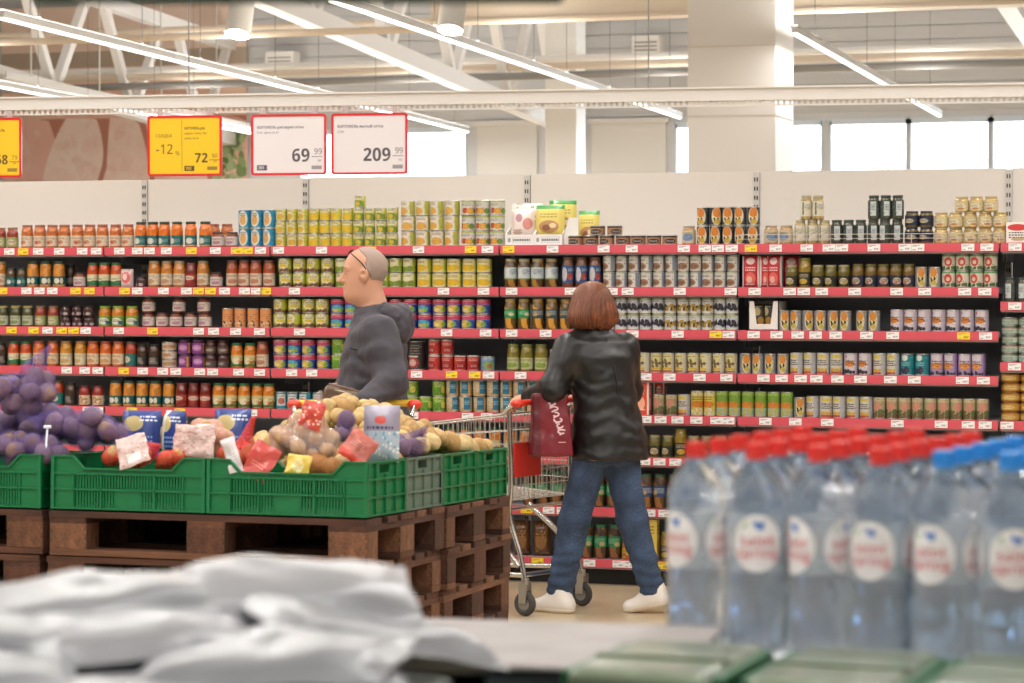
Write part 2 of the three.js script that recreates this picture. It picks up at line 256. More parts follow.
// ---------------------------------------------------------------- goods on the shelves
{
  const mottle = noiseTex(64, (x, y) => { const n = tnoise(x, y, 7, 2); const v = 232 + n * 190 + 40 * tnoise(y, x, 16, 1); return [v, v * 0.94, v * 0.84].map((q) => clamp(q, 40, 255)); });
  const lump = noiseTex(64, (x, y) => { let d = 9; for (let i = 0; i < 18; i++) { const px = (i * 0.377) % 1, py = (i * 0.618) % 1; let dx = Math.abs(x - px), dy = Math.abs(y - py); dx = Math.min(dx, 1 - dx); dy = Math.min(dy, 1 - dy); d = Math.min(d, Math.hypot(dx, dy)); } const v = d < 0.105 ? 245 : 120; return [v, v * 0.95, v * 0.85]; });
  lump.repeat.set(2, 1.4);
  // printed wrap: bg colour, then ops r(ect) e(llipse) t(ext lines) s(peckles), all in a 96 x 64 field that is repeated round the tin
  const ink = (spec) => field(192, 64, (c) => { for (let half = 0; half < 2; half++, c.translate(96, 0)) { const w = 96, h = 64;
    const [bg, ...ops] = spec; c.fillStyle = bg; c.fillRect(0, 0, w, h); const r = rnd(ops.length * 31 + bg.length);
    for (const o of ops) {
      c.fillStyle = o[o.length - 1];
      if (o[0] === 'r') c.fillRect(o[1], o[2], o[3], o[4]);
      if (o[0] === 'e') { c.beginPath(); c.ellipse(o[1], o[2], o[3], o[4], 0, 0, 7); c.fill(); }
      if (o[0] === 't') for (let k = 0; k < o[4]; k++) for (let x = o[1], q; x < o[1] + o[3]; x += q + 2) { q = 2 + r() * 5; c.fillRect(x, o[2] + k * 6, Math.min(q, o[1] + o[3] - x), 3); }
      if (o[0] === 's') for (let k = 0; k < o[5]; k++) { c.beginPath(); c.ellipse(o[1] + r() * o[3], o[2] + r() * o[4], o[6] * (0.6 + r() * 0.7), o[6] * (0.6 + r() * 0.7), 0, 0, 7); c.fill(); }
    }
    for (let k = 0; k < 46; k++) { const q = r(); c.fillStyle = q < 0.35 ? 'rgba(40,32,26,0.45)' : q < 0.7 ? 'rgba(250,246,236,0.5)' : `rgba(${60 + r() * 170 | 0},${50 + r() * 130 | 0},${30 + r() * 90 | 0},0.5)`; c.fillRect(r() * 94, r() * 62, 1 + r() * 7, 1 + r() * 2.4); }   // small print
  } });
  const wrapMat = mat(0xe4e2e0, 0.42, { map: SHEET.tex, clearcoat: 0.25 });
  const canBody = (r, h) => new THREE.CylinderGeometry(r * 0.985, r * 0.985, h * 0.95, 20, 1, true).translate(0, h / 2, 0);
  const canEnds = (r, h) => lathe([[0, 0.002], [r * 0.93, 0.002], [r * 0.96, 0], [r, 0.002], [r, 0.005], [r * 0.975, 0.007], [r * 0.975, h - 0.007], [r, h - 0.005], [r, h - 0.002], [r * 0.96, h], [r * 0.93, h - 0.004], [0, h - 0.004]], 20);
  const jarGlass = (r, h, t) => lathe([[0, 0], [r * 0.9, 0], [r, h * 0.04], [r, h * (t ? 0.3 : 0.66)], [r * (t ? 0.9 : 0.98), h * 0.72], [r * 0.86, h * 0.845], [r * 0.78, h * 0.885], [r * 0.77, h * 0.91]], 20);
  const jarLid = (r, h) => lathe([[r * 0.8, h * 0.895], [r * 0.85, h * 0.9], [r * 0.85, h * 0.985], [r * 0.8, h], [0, h - 0.001]], 20);
  const jarLabel = (r, h, a, b) => new THREE.CylinderGeometry(r * 1.012, r * 1.012, h * (b - a), 20, 1, true).translate(0, h * (a + b) / 2, 0);
  const W = '#ece6dc', K = '#2b2825', CR = '#e9d9bd';
  // kind: [shape, radius, height, name, category, description, wrap, content colour, lid colour, label from..to, texture]
  const can = (r, h, name, desc, wrap, o = {}) => ({ can: 1, r, h, name, cat: o.cat || 'can', desc, wrap });
  const jar = (r, h, name, desc, wrap, body, lid, o = {}) => ({ r, h, name, cat: 'jar', desc, wrap, body, lid, ...o });
  const KINDS = {
    bluecan: can(0.0355, 0.105, 'milk_can', 'blue can with white oval', ['#1f96c4', ['e', 48, 32, 25, 28, '#f0ead8'], ['e', 48, 36, 15, 17, '#e9b468'], ['t', 34, 12, 28, 2, '#4a6c90']]),
    ysA: can(0.031, 0.071, 'corn_can', 'small beige-labelled yellow can', ['#c9c840', ['r', 18, 0, 58, 64, '#ece3a8'], ['t', 26, 8, 40, 2, '#6d7444'], ['e', 48, 42, 22, 15, '#e0b93c']]),
    ysB: can(0.031, 0.071, 'corn_can', 'small bright yellow corn can', ['#ddd54a', ['r', 14, 0, 66, 22, '#efe8b6'], ['t', 22, 6, 46, 2, '#76704a'], ['e', 48, 42, 30, 17, '#f0c92c']]),
    ysC: can(0.031, 0.071, 'pea_can', 'small greenish yellow pea can', ['#d3cf52', ['r', 14, 0, 66, 24, '#e9e6bc'], ['t', 24, 6, 44, 2, '#63683c'], ['s', 10, 30, 76, 30, 60, 5, '#7d9a38'], ['e', 40, 44, 16, 12, '#e6c53c']]),
    peach: can(0.0405, 0.083, 'fruit_can', 'pale can with peach picture', ['#e4dda0', ['r', 8, 0, 60, 64, '#efe7d6'], ['t', 16, 8, 42, 2, '#7b6a5a'], ['e', 38, 44, 24, 16, '#e9b450'], ['r', 72, 0, 24, 64, '#b9bd52']]),
    fruit: can(0.0405, 0.083, 'fruit_can', 'silver can with mixed fruit picture', ['#dcdcd4', ['r', 0, 0, 96, 9, '#b6c552'], ['t', 12, 14, 44, 2, '#84807a'], ['e', 30, 44, 14, 12, '#c8523c'], ['e', 54, 46, 18, 13, '#e8a83a'], ['e', 80, 46, 14, 12, '#6f9440']]),
    flat: can(0.041, 0.053, 'spread_tin', 'low black-and-copper tin', ['#b98a6a', ['r', 0, 0, 96, 16, K], ['e', 48, 40, 24, 16, '#3a3431'], ['t', 30, 36, 36, 2, '#e9ddd0'], ['r', 0, 56, 96, 8, '#59483e']]),
    blkor: can(0.0335, 0.1, 'olive_can', 'black can with orange picture', ['#3a3f48', ['e', 48, 32, 27, 30, '#efe4c0'], ['e', 48, 20, 20, 16, '#e58a34'], ['s', 34, 34, 26, 20, 8, 5, '#40391f'], ['e', 50, 50, 14, 9, '#d9b23a']]),
    yg: can(0.039, 0.081, 'bean_can', 'lime yellow can of beans', ['#c8cf3e', ['e', 48, 26, 28, 22, '#f0ecca'], ['t', 30, 14, 36, 2, '#6e6a3c'], ['e', 48, 32, 18, 8, '#e8cf3c'], ['s', 0, 50, 96, 12, 40, 6, '#7a5540']]),
    yel: can(0.041, 0.079, 'corn_can', 'large bright yellow corn can', ['#d9de4c', ['r', 14, 0, 68, 64, '#f1e9a8'], ['t', 22, 10, 46, 2, '#7c7548'], ['e', 50, 42, 30, 15, '#f2c92e'], ['r', 84, 0, 12, 64, '#b9c93c']]),
    grn: can(0.0375, 0.081, 'pea_can', 'large pale yellow pea can', ['#d5dc58', ['r', 14, 0, 66, 36, '#eeeac0'], ['t', 22, 8, 46, 2, '#6e6f48'], ['s', 6, 40, 84, 18, 60, 6, '#7f9d3a'], ['r', 84, 0, 12, 64, '#a5bf3a']]),
    white: can(0.033, 0.086, 'bean_can', 'white can with bean picture', ['#e7e4da', ['r', 0, 0, 96, 8, '#b8c2a4'], ['t', 14, 14, 40, 2, '#64707c'], ['e', 34, 44, 26, 14, '#a98862'], ['s', 14, 36, 40, 18, 20, 4, '#8c5f48'], ['r', 72, 0, 24, 64, '#8d9cb4']]),
    face: can(0.0353, 0.087, 'vegetable_can', 'red-topped can with round face print', ['#eae3d2', ['r', 0, 0, 96, 10, '#6fae76'], ['e', 42, 30, 18, 18, '#d8503e'], ['e', 42, 32, 9, 8, '#f0d8c6'], ['s', 0, 50, 96, 12, 40, 5, '#4f7a45']]),
    olive2: can(0.0332, 0.086, 'olive_can', 'white can with black olive picture', ['#d9dde6', ['r', 0, 0, 96, 9, '#b3c66a'], ['t', 18, 13, 40, 1, '#5c6a82'], ['s', 6, 26, 84, 22, 26, 7, '#2f2c3a'], ['r', 0, 56, 96, 8, '#e9ecdf']]),
    olive3: can(0.0332, 0.086, 'olive_can', 'white can with yellow olive picture', ['#dfe1e4', ['r', 0, 0, 96, 9, '#b3c66a'], ['t', 18, 13, 40, 1, '#5c6a82'], ['s', 6, 28, 84, 20, 30, 7, '#b7963a'], ['s', 6, 28, 84, 20, 10, 5, '#4c4930'], ['r', 0, 56, 96, 8, '#e9ecdf']]),
    lilac: can(0.0357, 0.114, 'olive_can', 'lilac can with black lettering', ['#cdc4d8', ['r', 12, 4, 52, 58, '#e3dde6'], ['e', 38, 32, 24, 9, '#e8913c'], ['t', 18, 22, 42, 2, '#3b3042'], ['s', 10, 52, 56, 8, 14, 5, '#3a3440'], ['e', 22, 10, 5, 4, '#d05a6a']]),
    purple: can(0.0354, 0.116, 'olive_can', 'purple can with orange picture', ['#b49ac8', ['r', 12, 4, 52, 26, '#e0d8e6'], ['e', 38, 36, 26, 9, '#ec983a'], ['t', 16, 22, 46, 2, '#423050'], ['s', 6, 54, 76, 8, 16, 5, '#3a3046'], ['r', 76, 0, 20, 64, '#9a78b8']]),
    pinkblue: can(0.0395, 0.081, 'pineapple_can', 'pink-topped blue pineapple can', ['#2f4fae', ['r', 0, 0, 96, 22, '#d9436a'], ['t', 18, 8, 52, 1, '#f3d5dc'], ['e', 44, 42, 32, 17, '#e8c552'], ['e', 66, 44, 12, 12, '#7fb04c'], ['r', 0, 22, 96, 4, '#5b87d8'], ['e', 32, 46, 12, 9, '#f3e29a']]),
    bluefruit: can(0.0395, 0.081, 'pineapple_can', 'pink-topped can with turquoise picture', ['#2b52b4', ['r', 0, 0, 96, 22, '#d9436a'], ['t', 18, 8, 52, 1, '#f3d5dc'], ['e', 44, 42, 32, 17, '#57b3d6'], ['e', 56, 48, 18, 9, '#8fbf4a'], ['e', 32, 50, 14, 7, '#e8c552']]),
    orange: can(0.0335, 0.11, 'tomato_can', 'plain orange can with dark speckles', ['#eda266', ['t', 24, 20, 40, 2, '#d67f48'], ['s', 14, 44, 60, 14, 12, 4, '#5b4a2c'], ['s', 14, 44, 60, 14, 8, 4, '#f3e2c0']]),
    pale: can(0.033, 0.108, 'bean_can', 'pale yellow can with vegetable picture', ['#dcd9c6', ['r', 8, 4, 62, 56, '#e6dfa0'], ['t', 16, 10, 46, 1, '#9a8a3c'], ['s', 12, 22, 54, 22, 18, 6, '#7b6844'], ['r', 8, 48, 62, 6, '#dfc23a'], ['r', 8, 56, 62, 8, '#c2673c']]),
    grey: can(0.0345, 0.115, 'bean_can', 'grey can with yellow and black print', ['#c3c6cc', ['r', 10, 2, 56, 60, '#dedbd2'], ['r', 14, 6, 48, 10, '#e6d65a'], ['t', 14, 22, 46, 3, '#26242a'], ['r', 10, 46, 56, 8, '#e2b83a'], ['r', 10, 55, 56, 9, '#c85844']]),
    teal: can(0.0375, 0.114, 'bean_can', 'teal can with white badge', ['#1d8a98', ['e', 48, 12, 14, 10, '#e6ece8'], ['t', 26, 26, 46, 2, '#a9dcd8'], ['s', 30, 42, 36, 14, 12, 6, '#3a3450'], ['r', 0, 0, 96, 4, '#17505a']]),
    redcan: can(0.0345, 0.085, 'tomato_can', 'red can with white print', ['#c9382f', ['r', 0, 0, 96, 7, '#e9d8d2'], ['t', 16, 14, 56, 2, '#f2dcd6'], ['e', 48, 44, 26, 15, '#a91f22'], ['t', 32, 40, 32, 2, '#efd0c8']]),
    darkcan: can(0.048, 0.16, 'kidney_bean_can', 'large black can with red circle', ['#2c2826', ['t', 16, 8, 60, 4, '#8f8884'], ['e', 48, 48, 26, 13, '#a83a3c'], ['e', 48, 48, 16, 8, '#e0b8ac'], ['r', 20, 32, 50, 4, '#d7d2ca']]),
    blueone: can(0.039, 0.08, 'bean_can', 'blue-green can standing alone', ['#6fa0c4', ['e', 48, 40, 30, 18, '#8fb46c'], ['t', 18, 8, 52, 2, '#e6eef0'], ['e', 52, 44, 12, 9, '#c2674c']]),
    lime: can(0.0375, 0.084, 'pea_can', 'lime green pea can', ['#7fb32e', ['r', 0, 0, 96, 10, '#b7d56a'], ['t', 20, 14, 48, 2, '#e8f0b0'], ['s', 8, 34, 80, 24, 40, 6, '#5d9424'], ['e', 70, 36, 14, 14, '#e6d860']]),
    beige: can(0.036, 0.087, 'mushroom_can', 'beige can with blue panel', ['#e0cda6', ['s', 0, 40, 96, 22, 30, 6, '#c9a878'], ['r', 44, 4, 34, 50, '#2c7fa4'], ['r', 80, 4, 5, 50, '#e8b84c'], ['t', 48, 18, 26, 3, '#bfe0ea']]),
    tealtop: can(0.034, 0.098, 'fish_can', 'turquoise can with white panel', ['#2a9ab4', ['r', 22, 8, 48, 44, '#e9e4e0'], ['e', 46, 34, 18, 12, '#c9766c'], ['t', 28, 14, 36, 1, '#3d6c86']]),
    yel4: can(0.0335, 0.134, 'corn_can', 'tall yellow can with orange band', ['#e2d05a', ['r', 0, 0, 96, 12, '#efe6ae'], ['e', 46, 34, 40, 8, '#e58a2e'], ['t', 14, 14, 60, 2, '#7a6a30'], ['s', 0, 48, 96, 14, 30, 5, '#e9e4c4']]),
    grn4: can(0.0335, 0.134, 'pea_can', 'tall green can with orange band', ['#7fae3e', ['r', 0, 0, 96, 10, '#a8cf62'], ['e', 46, 34, 40, 8, '#e8913a'], ['r', 0, 42, 96, 22, '#a9c9c0'], ['s', 0, 44, 96, 16, 24, 5, '#c9c46a']]),
    oval: can(0.0315, 0.108, 'olive_can', 'short grey can with yellow oval', ['#9b9da2', ['e', 48, 32, 24, 30, '#eee6b8'], ['e', 48, 18, 17, 14, '#e79436'], ['s', 34, 30, 26, 18, 9, 5, '#3c3620'], ['e', 50, 50, 12, 8, '#d8c24a']]),
    veg: can(0.0325, 0.112, 'vegetable_can', 'green-and-brown can with picture', ['#b7ae84', ['r', 0, 0, 96, 12, '#cfc49a'], ['e', 48, 28, 24, 16, '#d99a82'], ['s', 4, 40, 88, 22, 40, 6, '#5b7f4c'], ['s', 4, 40, 88, 22, 20, 5, '#8c5d3c']]),
    striped: can(0.0425, 0.046, 'fish_tin', 'flat green-striped round tin', ['#cfe0cf', ['r', 0, 0, 96, 12, '#2c6a58'], ['r', 0, 52, 96, 12, '#2c6a58'], ['r', 0, 12, 96, 4, '#c25a58'], ['t', 20, 24, 54, 4, '#275a4c']], { cat: 'tin' }),
    flattin: can(0.044, 0.048, 'fish_tin', 'flat white-and-brown round tin', ['#e6dcc8', ['r', 0, 0, 96, 10, '#9a7654'], ['e', 48, 36, 34, 18, '#c9a47e'], ['t', 22, 30, 50, 2, '#8c4a3a']], { cat: 'tin' }),
    lying: can(0.036, 0.1, 'olive_can', 'dark can lying on its side', ['#2f2f38', ['r', 0, 20, 96, 10, '#85765a']]),
    // jars
    jbrown: jar(0.0355, 0.134, 'sauce_jar', 'brown-orange jar with cream label', [CR, ['t', 10, 12, 60, 2, '#b0685a'], ['e', 44, 40, 22, 12, '#d79a78'], ['e', 40, 42, 8, 6, '#c0453c']], '#cf7a3c', '#9a5c48'),
    jteal: jar(0.0345, 0.146, 'carrot_jar', 'orange carrot jar with teal label', ['#1c6f72', ['e', 40, 34, 20, 18, '#e7ece2'], ['t', 62, 20, 28, 4, '#bfe0d8'], ['r', 0, 58, 96, 6, '#e6c068']], '#ea8228', '#2f4034', { cut: [0.06, 0.46], dens: 1 }),
    jtealdark: jar(0.029, 0.112, 'sauce_jar', 'dark jar with teal label', ['#1c6f72', ['e', 40, 34, 16, 16, '#e7ece2'], ['t', 62, 20, 28, 4, '#bfe0d8']], '#5a4c34', '#2e3a34'),
    jtealtaper: jar(0.037, 0.15, 'carrot_jar', 'tapered amber jar with teal label', ['#11636a', ['e', 40, 32, 14, 20, '#f2f0e0'], ['e', 64, 32, 9, 20, '#e9e4c8'], ['r', 0, 58, 96, 6, '#d9a548']], '#e09c40', '#2f4a3a', { taper: 1, cut: [0.08, 0.42] }),
    jshort: jar(0.037, 0.084, 'jam_jar', 'short brown jar with white label', ['#e4d9ce', ['t', 12, 14, 60, 2, '#6b4c58'], ['e', 46, 42, 20, 12, '#b98aa0']], '#8a4028', '#3a2622', { cut: [0.1, 0.7] }),
    jgreenlid: jar(0.034, 0.142, 'carrot_jar', 'orange jar with green label', ['#e6dcb4', ['r', 0, 36, 96, 28, '#2f7d4a'], ['e', 40, 26, 24, 14, '#f0ead0'], ['t', 20, 22, 40, 2, '#3d6e40']], '#d4571e', '#33683e'),
    jamber: jar(0.036, 0.15, 'squash_spread_jar', 'amber jar with cream label', ['#e8dcc2', ['t', 10, 10, 60, 2, '#9a6a5a'], ['e', 46, 42, 26, 12, '#cfa27c'], ['r', 0, 60, 96, 4, '#b8653e']], '#d08c38', '#a8906c'),
    jredbrown: jar(0.0345, 0.152, 'eggplant_spread_jar', 'red-brown jar with cream label', ['#e7d5bc', ['t', 10, 10, 60, 2, '#a05c50'], ['e', 46, 42, 26, 12, '#c98a6c']], '#b0562c', '#7c4a3c'),
    jorange: jar(0.0355, 0.146, 'sauce_jar', 'orange sauce jar with cream label', ['#ead9b8', ['t', 8, 10, 66, 2, '#b25a4a'], ['e', 44, 42, 28, 12, '#dba878'], ['r', 0, 58, 96, 6, '#cf7a44']], '#de7228', '#9c5038'),
    jyellow: jar(0.0355, 0.146, 'squash_spread_jar', 'mustard yellow jar with cream label', ['#e9dfbe', ['t', 8, 10, 66, 2, '#9a7a3a'], ['e', 44, 42, 28, 12, '#d7b878']], '#d69c30', '#a87c40'),
    jpickle: jar(0.033, 0.12, 'pickle_jar', 'dark green pickle jar', ['#cfd2b8', ['t', 10, 8, 66, 3, '#4f6040'], ['e', 46, 44, 26, 12, '#8aa060']], '#4a5426', '#a89a58'),
    jpickler: jar(0.034, 0.12, 'pickle_jar', 'reddish vegetable jar with green label', ['#a9b878', ['e', 46, 34, 26, 18, '#e0d8b8'], ['t', 26, 28, 40, 2, '#7d3f34']], '#9c3f28', '#8c6a48'),
    jsmall: jar(0.032, 0.06, 'relish_jar', 'small dark jar with pink label', ['#3a2f34', ['e', 30, 36, 14, 18, '#cfa8b4'], ['e', 68, 36, 14, 18, '#d9c4c0'], ['t', 22, 30, 54, 2, '#4a2f38']], '#4c2a30', '#2a2426'),
    jorgreen: jar(0.037, 0.12, 'pepper_jar', 'orange jar with bright green lid', ['#7fb84a', ['e', 42, 34, 30, 22, '#eef0e2'], ['t', 22, 24, 40, 3, '#355e3a'], ['e', 66, 44, 12, 12, '#3d5fa0']], '#d98a20', '#7fae34'),
    jred: jar(0.0345, 0.118, 'tomato_jar', 'red jar with cream label', ['#e8dcbc', ['s', 6, 8, 84, 48, 20, 6, '#cf8a5c'], ['t', 20, 26, 50, 2, '#a83a34']], '#a02a1e', '#6a2c24'),
    jtom: jar(0.0335, 0.14, 'tomato_jar', 'dark red jar with fruit label', ['#b83a2e', ['e', 46, 20, 32, 12, '#e8dcc8'], ['s', 6, 36, 84, 22, 18, 8, '#8c1f1e'], ['t', 26, 16, 40, 2, '#7c2430']], '#7a1e18', '#7a3a34'),
    jredteal: jar(0.034, 0.145, 'carrot_jar', 'red-orange jar with teal label', ['#1f7a74', ['e', 42, 32, 22, 18, '#e9e2d0'], ['t', 28, 28, 28, 2, '#a03c34']], '#b8401e', '#5c4a34'),
    jgreen4: jar(0.0345, 0.142, 'vegetable_jar', 'orange jar with green lid and label', ['#d8cf94', ['r', 0, 34, 96, 30, '#3c7a44'], ['e', 44, 34, 22, 18, '#f0e6c0'], ['s', 60, 30, 30, 28, 10, 5, '#d9772e']], '#dc8a28', '#2f6a3e'),
    jdarkbrand: jar(0.032, 0.132, 'sauce_jar', 'nearly black jar with white marks', ['#2a2624', ['e', 46, 28, 22, 14, '#8c8078'], ['t', 20, 38, 54, 3, '#cfc4ba']], '#4a3020', '#26221f'),
    jpurple: jar(0.037, 0.078, 'beet_jar', 'purple jar of beetroot', ['#8a3f94', ['e', 44, 30, 26, 18, '#c98ac8'], ['r', 74, 0, 12, 64, '#e0a43c'], ['t', 24, 26, 40, 2, '#f0dcec']], '#5c1f50', '#6a3a7c', { cut: [0.05, 0.8] }),
    jdarkred: jar(0.034, 0.078, 'beet_jar', 'dark red jar with grey label', ['#5c4a48', ['e', 44, 32, 22, 16, '#8c8c80'], ['t', 26, 28, 36, 2, '#d9d0c8']], '#4a1c1c', '#3a2422'),
    jolive: jar(0.0335, 0.118, 'olive_jar', 'dark green olive jar', ['#26241c', ['e', 44, 34, 22, 20, '#e0d6b0'], ['t', 24, 24, 40, 3, '#2a2a24'], ['e', 48, 48, 10, 8, '#b8a03c']], '#6e6a1e', '#a89f74'),
    joliveb: jar(0.033, 0.122, 'olive_jar', 'brown olive jar with navy label', ['#28304a', ['e', 44, 34, 22, 20, '#d8c8b0'], ['t', 26, 24, 36, 3, '#3a2c34'], ['e', 40, 46, 10, 8, '#c07a5c']], '#7a6426', '#6a6434'),
    joliveY: jar(0.034, 0.155, 'olive_jar', 'tall yellow-green olive jar', ['#2e2a22', ['t', 18, 10, 56, 3, '#e2dcc0'], ['e', 46, 44, 22, 13, '#d8b83a']], '#a08a24', '#8a7c34'),
    jchickG: jar(0.034, 0.166, 'chickpea_jar', 'tall chickpea jar with green label', ['#1f9a5a', ['t', 14, 16, 60, 4, '#bfe6cc'], ['e', 62, 36, 14, 12, '#e6dfb0']], '#dba848', '#b89a58', { cut: [0.36, 0.66], lumpy: 1 }),
    jchickB: jar(0.034, 0.166, 'chickpea_jar', 'tall chickpea jar with blue-grey label', ['#38505c', ['t', 14, 12, 60, 5, '#dfe2d8'], ['e', 30, 36, 14, 14, '#c9a468']], '#dba848', '#b89a58', { cut: [0.36, 0.66], lumpy: 1 }),
    jclear: jar(0.036, 0.156, 'mushroom_jar', 'mushroom jar with pale blue label', ['#cfdde2', ['r', 20, 8, 20, 44, '#e9eeee'], ['t', 44, 12, 44, 4, '#5a7f8c'], ['r', 0, 58, 96, 6, '#7a9a4a']], '#a8823c', '#b0a27c', { cut: [0.28, 0.7], lumpy: 1 }),
    jbrnblue: jar(0.034, 0.164, 'mushroom_jar', 'tall brown jar with blue label', ['#2a5a94', ['e', 30, 32, 16, 26, '#d9d6da'], ['e', 62, 40, 14, 14, '#b8483c'], ['t', 50, 12, 40, 2, '#dfe6ee']], '#7a4826', '#6a4a38', { cut: [0.15, 0.72] }),
    jpale: jar(0.0312, 0.128, 'artichoke_jar', 'pale jar with cream label', ['#e9e4d0', ['r', 30, 6, 8, 52, '#5c7a54'], ['t', 44, 14, 36, 4, '#9a927c']], '#b8a878', '#a8a288', { cut: [0.14, 0.76] }),
    jdark: jar(0.0312, 0.126, 'pesto_jar', 'dark grey-green jar with white strip', ['#3f4c48', ['r', 30, 4, 30, 56, '#d6dfe0'], ['t', 34, 16, 22, 4, '#68787c']], '#4c5040', '#3c4440', { cut: [0.12, 0.78] }),
    jnavy: jar(0.0373, 0.084, 'tapenade_jar', 'low jar with navy label', ['#20263e', ['e', 46, 34, 22, 14, '#cfc8a4'], ['t', 26, 28, 40, 2, '#20263e']], '#6a5c2c', '#232a40', { cut: [0.12, 0.72] }),
    jbeige: jar(0.0365, 0.08, 'pate_jar', 'low beige jar with gold lid', ['#e3d3a4', ['e', 46, 34, 26, 18, '#efe6c8'], ['t', 28, 28, 36, 2, '#9a7c4a'], ['e', 52, 50, 14, 7, '#c98a5c']], '#cdb678', '#b8a67c', { cut: [0.1, 0.72] }),
    jblue: jar(0.037, 0.1, 'anchovy_jar', 'beige jar with blue label', ['#e0d2b0', ['e', 46, 36, 26, 18, '#7c9cc4'], ['t', 26, 12, 44, 2, '#6c5c4a']], '#cba67c', '#a89a84', { cut: [0.1, 0.76] }),
    jbig: jar(0.036, 0.185, 'mushroom_jar', 'tall mushroom jar with green label', ['#1f8a56', ['t', 14, 14, 66, 5, '#a9dcc0'], ['e', 66, 46, 14, 12, '#c9b47c']], '#8a5c2c', '#2a6a44', { cut: [0.34, 0.66], lumpy: 1 }),
    jbigB: jar(0.036, 0.185, 'mushroom_jar', 'tall mushroom jar with blue label', ['#2a4a7c', ['t', 14, 14, 66, 5, '#dfe4ea'], ['e', 30, 40, 16, 14, '#d9b47c']], '#9c6a30', '#3a5a40', { cut: [0.34, 0.66], lumpy: 1 }),
    jorlow: jar(0.034, 0.115, 'pepper_jar', 'small orange pepper jar', ['#e0c04a', ['t', 16, 10, 60, 3, '#6a4c1c'], ['s', 4, 34, 88, 26, 18, 7, '#c9622a']], '#d07a2a', '#4a6a3a'),
    jgreenv: jar(0.0355, 0.148, 'bean_jar', 'yellow-green bean jar with white label', ['#c9cf9a', ['t', 14, 10, 66, 2, '#5a6a34'], ['e', 46, 42, 30, 14, '#8fae4a']], '#8a8430', '#7c8440', { cut: [0.08, 0.5] }),
    jstack: jar(0.048, 0.05, 'fish_preserve_jar', 'low golden jar in a tall stack', ['#d9a448', ['e', 46, 34, 30, 18, '#eed88c'], ['t', 24, 28, 46, 2, '#a8482c']], '#b07a34', '#a87c40', { cut: [0.1, 0.7] }),
  };
  const proto = {}; const R0 = rnd(77);
  function build(k) {
    const d = KINDS[k], g = new THREE.Group(), f = ink(d.wrap);
    if (d.can) { part('can_body', canEnds(d.r, d.h), M.tin, g); part('label', remap(canBody(d.r, d.h).scale(1.012, 1, 1.012), f), wrapMat, g); }
    else {
      const [a, b] = d.cut || [0.07, 0.52];
      part('glass_body', jarGlass(d.r, d.h, d.taper), mat(d.body, 0.3, { map: d.lumpy ? lump : mottle, clearcoat: 1, clearcoatRoughness: 0.06 }), g);
      part('lid', jarLid(d.r, d.h), mat(d.lid, 0.35, { clearcoat: 0.5 }), g); part('label', remap(jarLabel(d.r, d.h, a, b), f), wrapMat, g);
    }
    return g;
  }
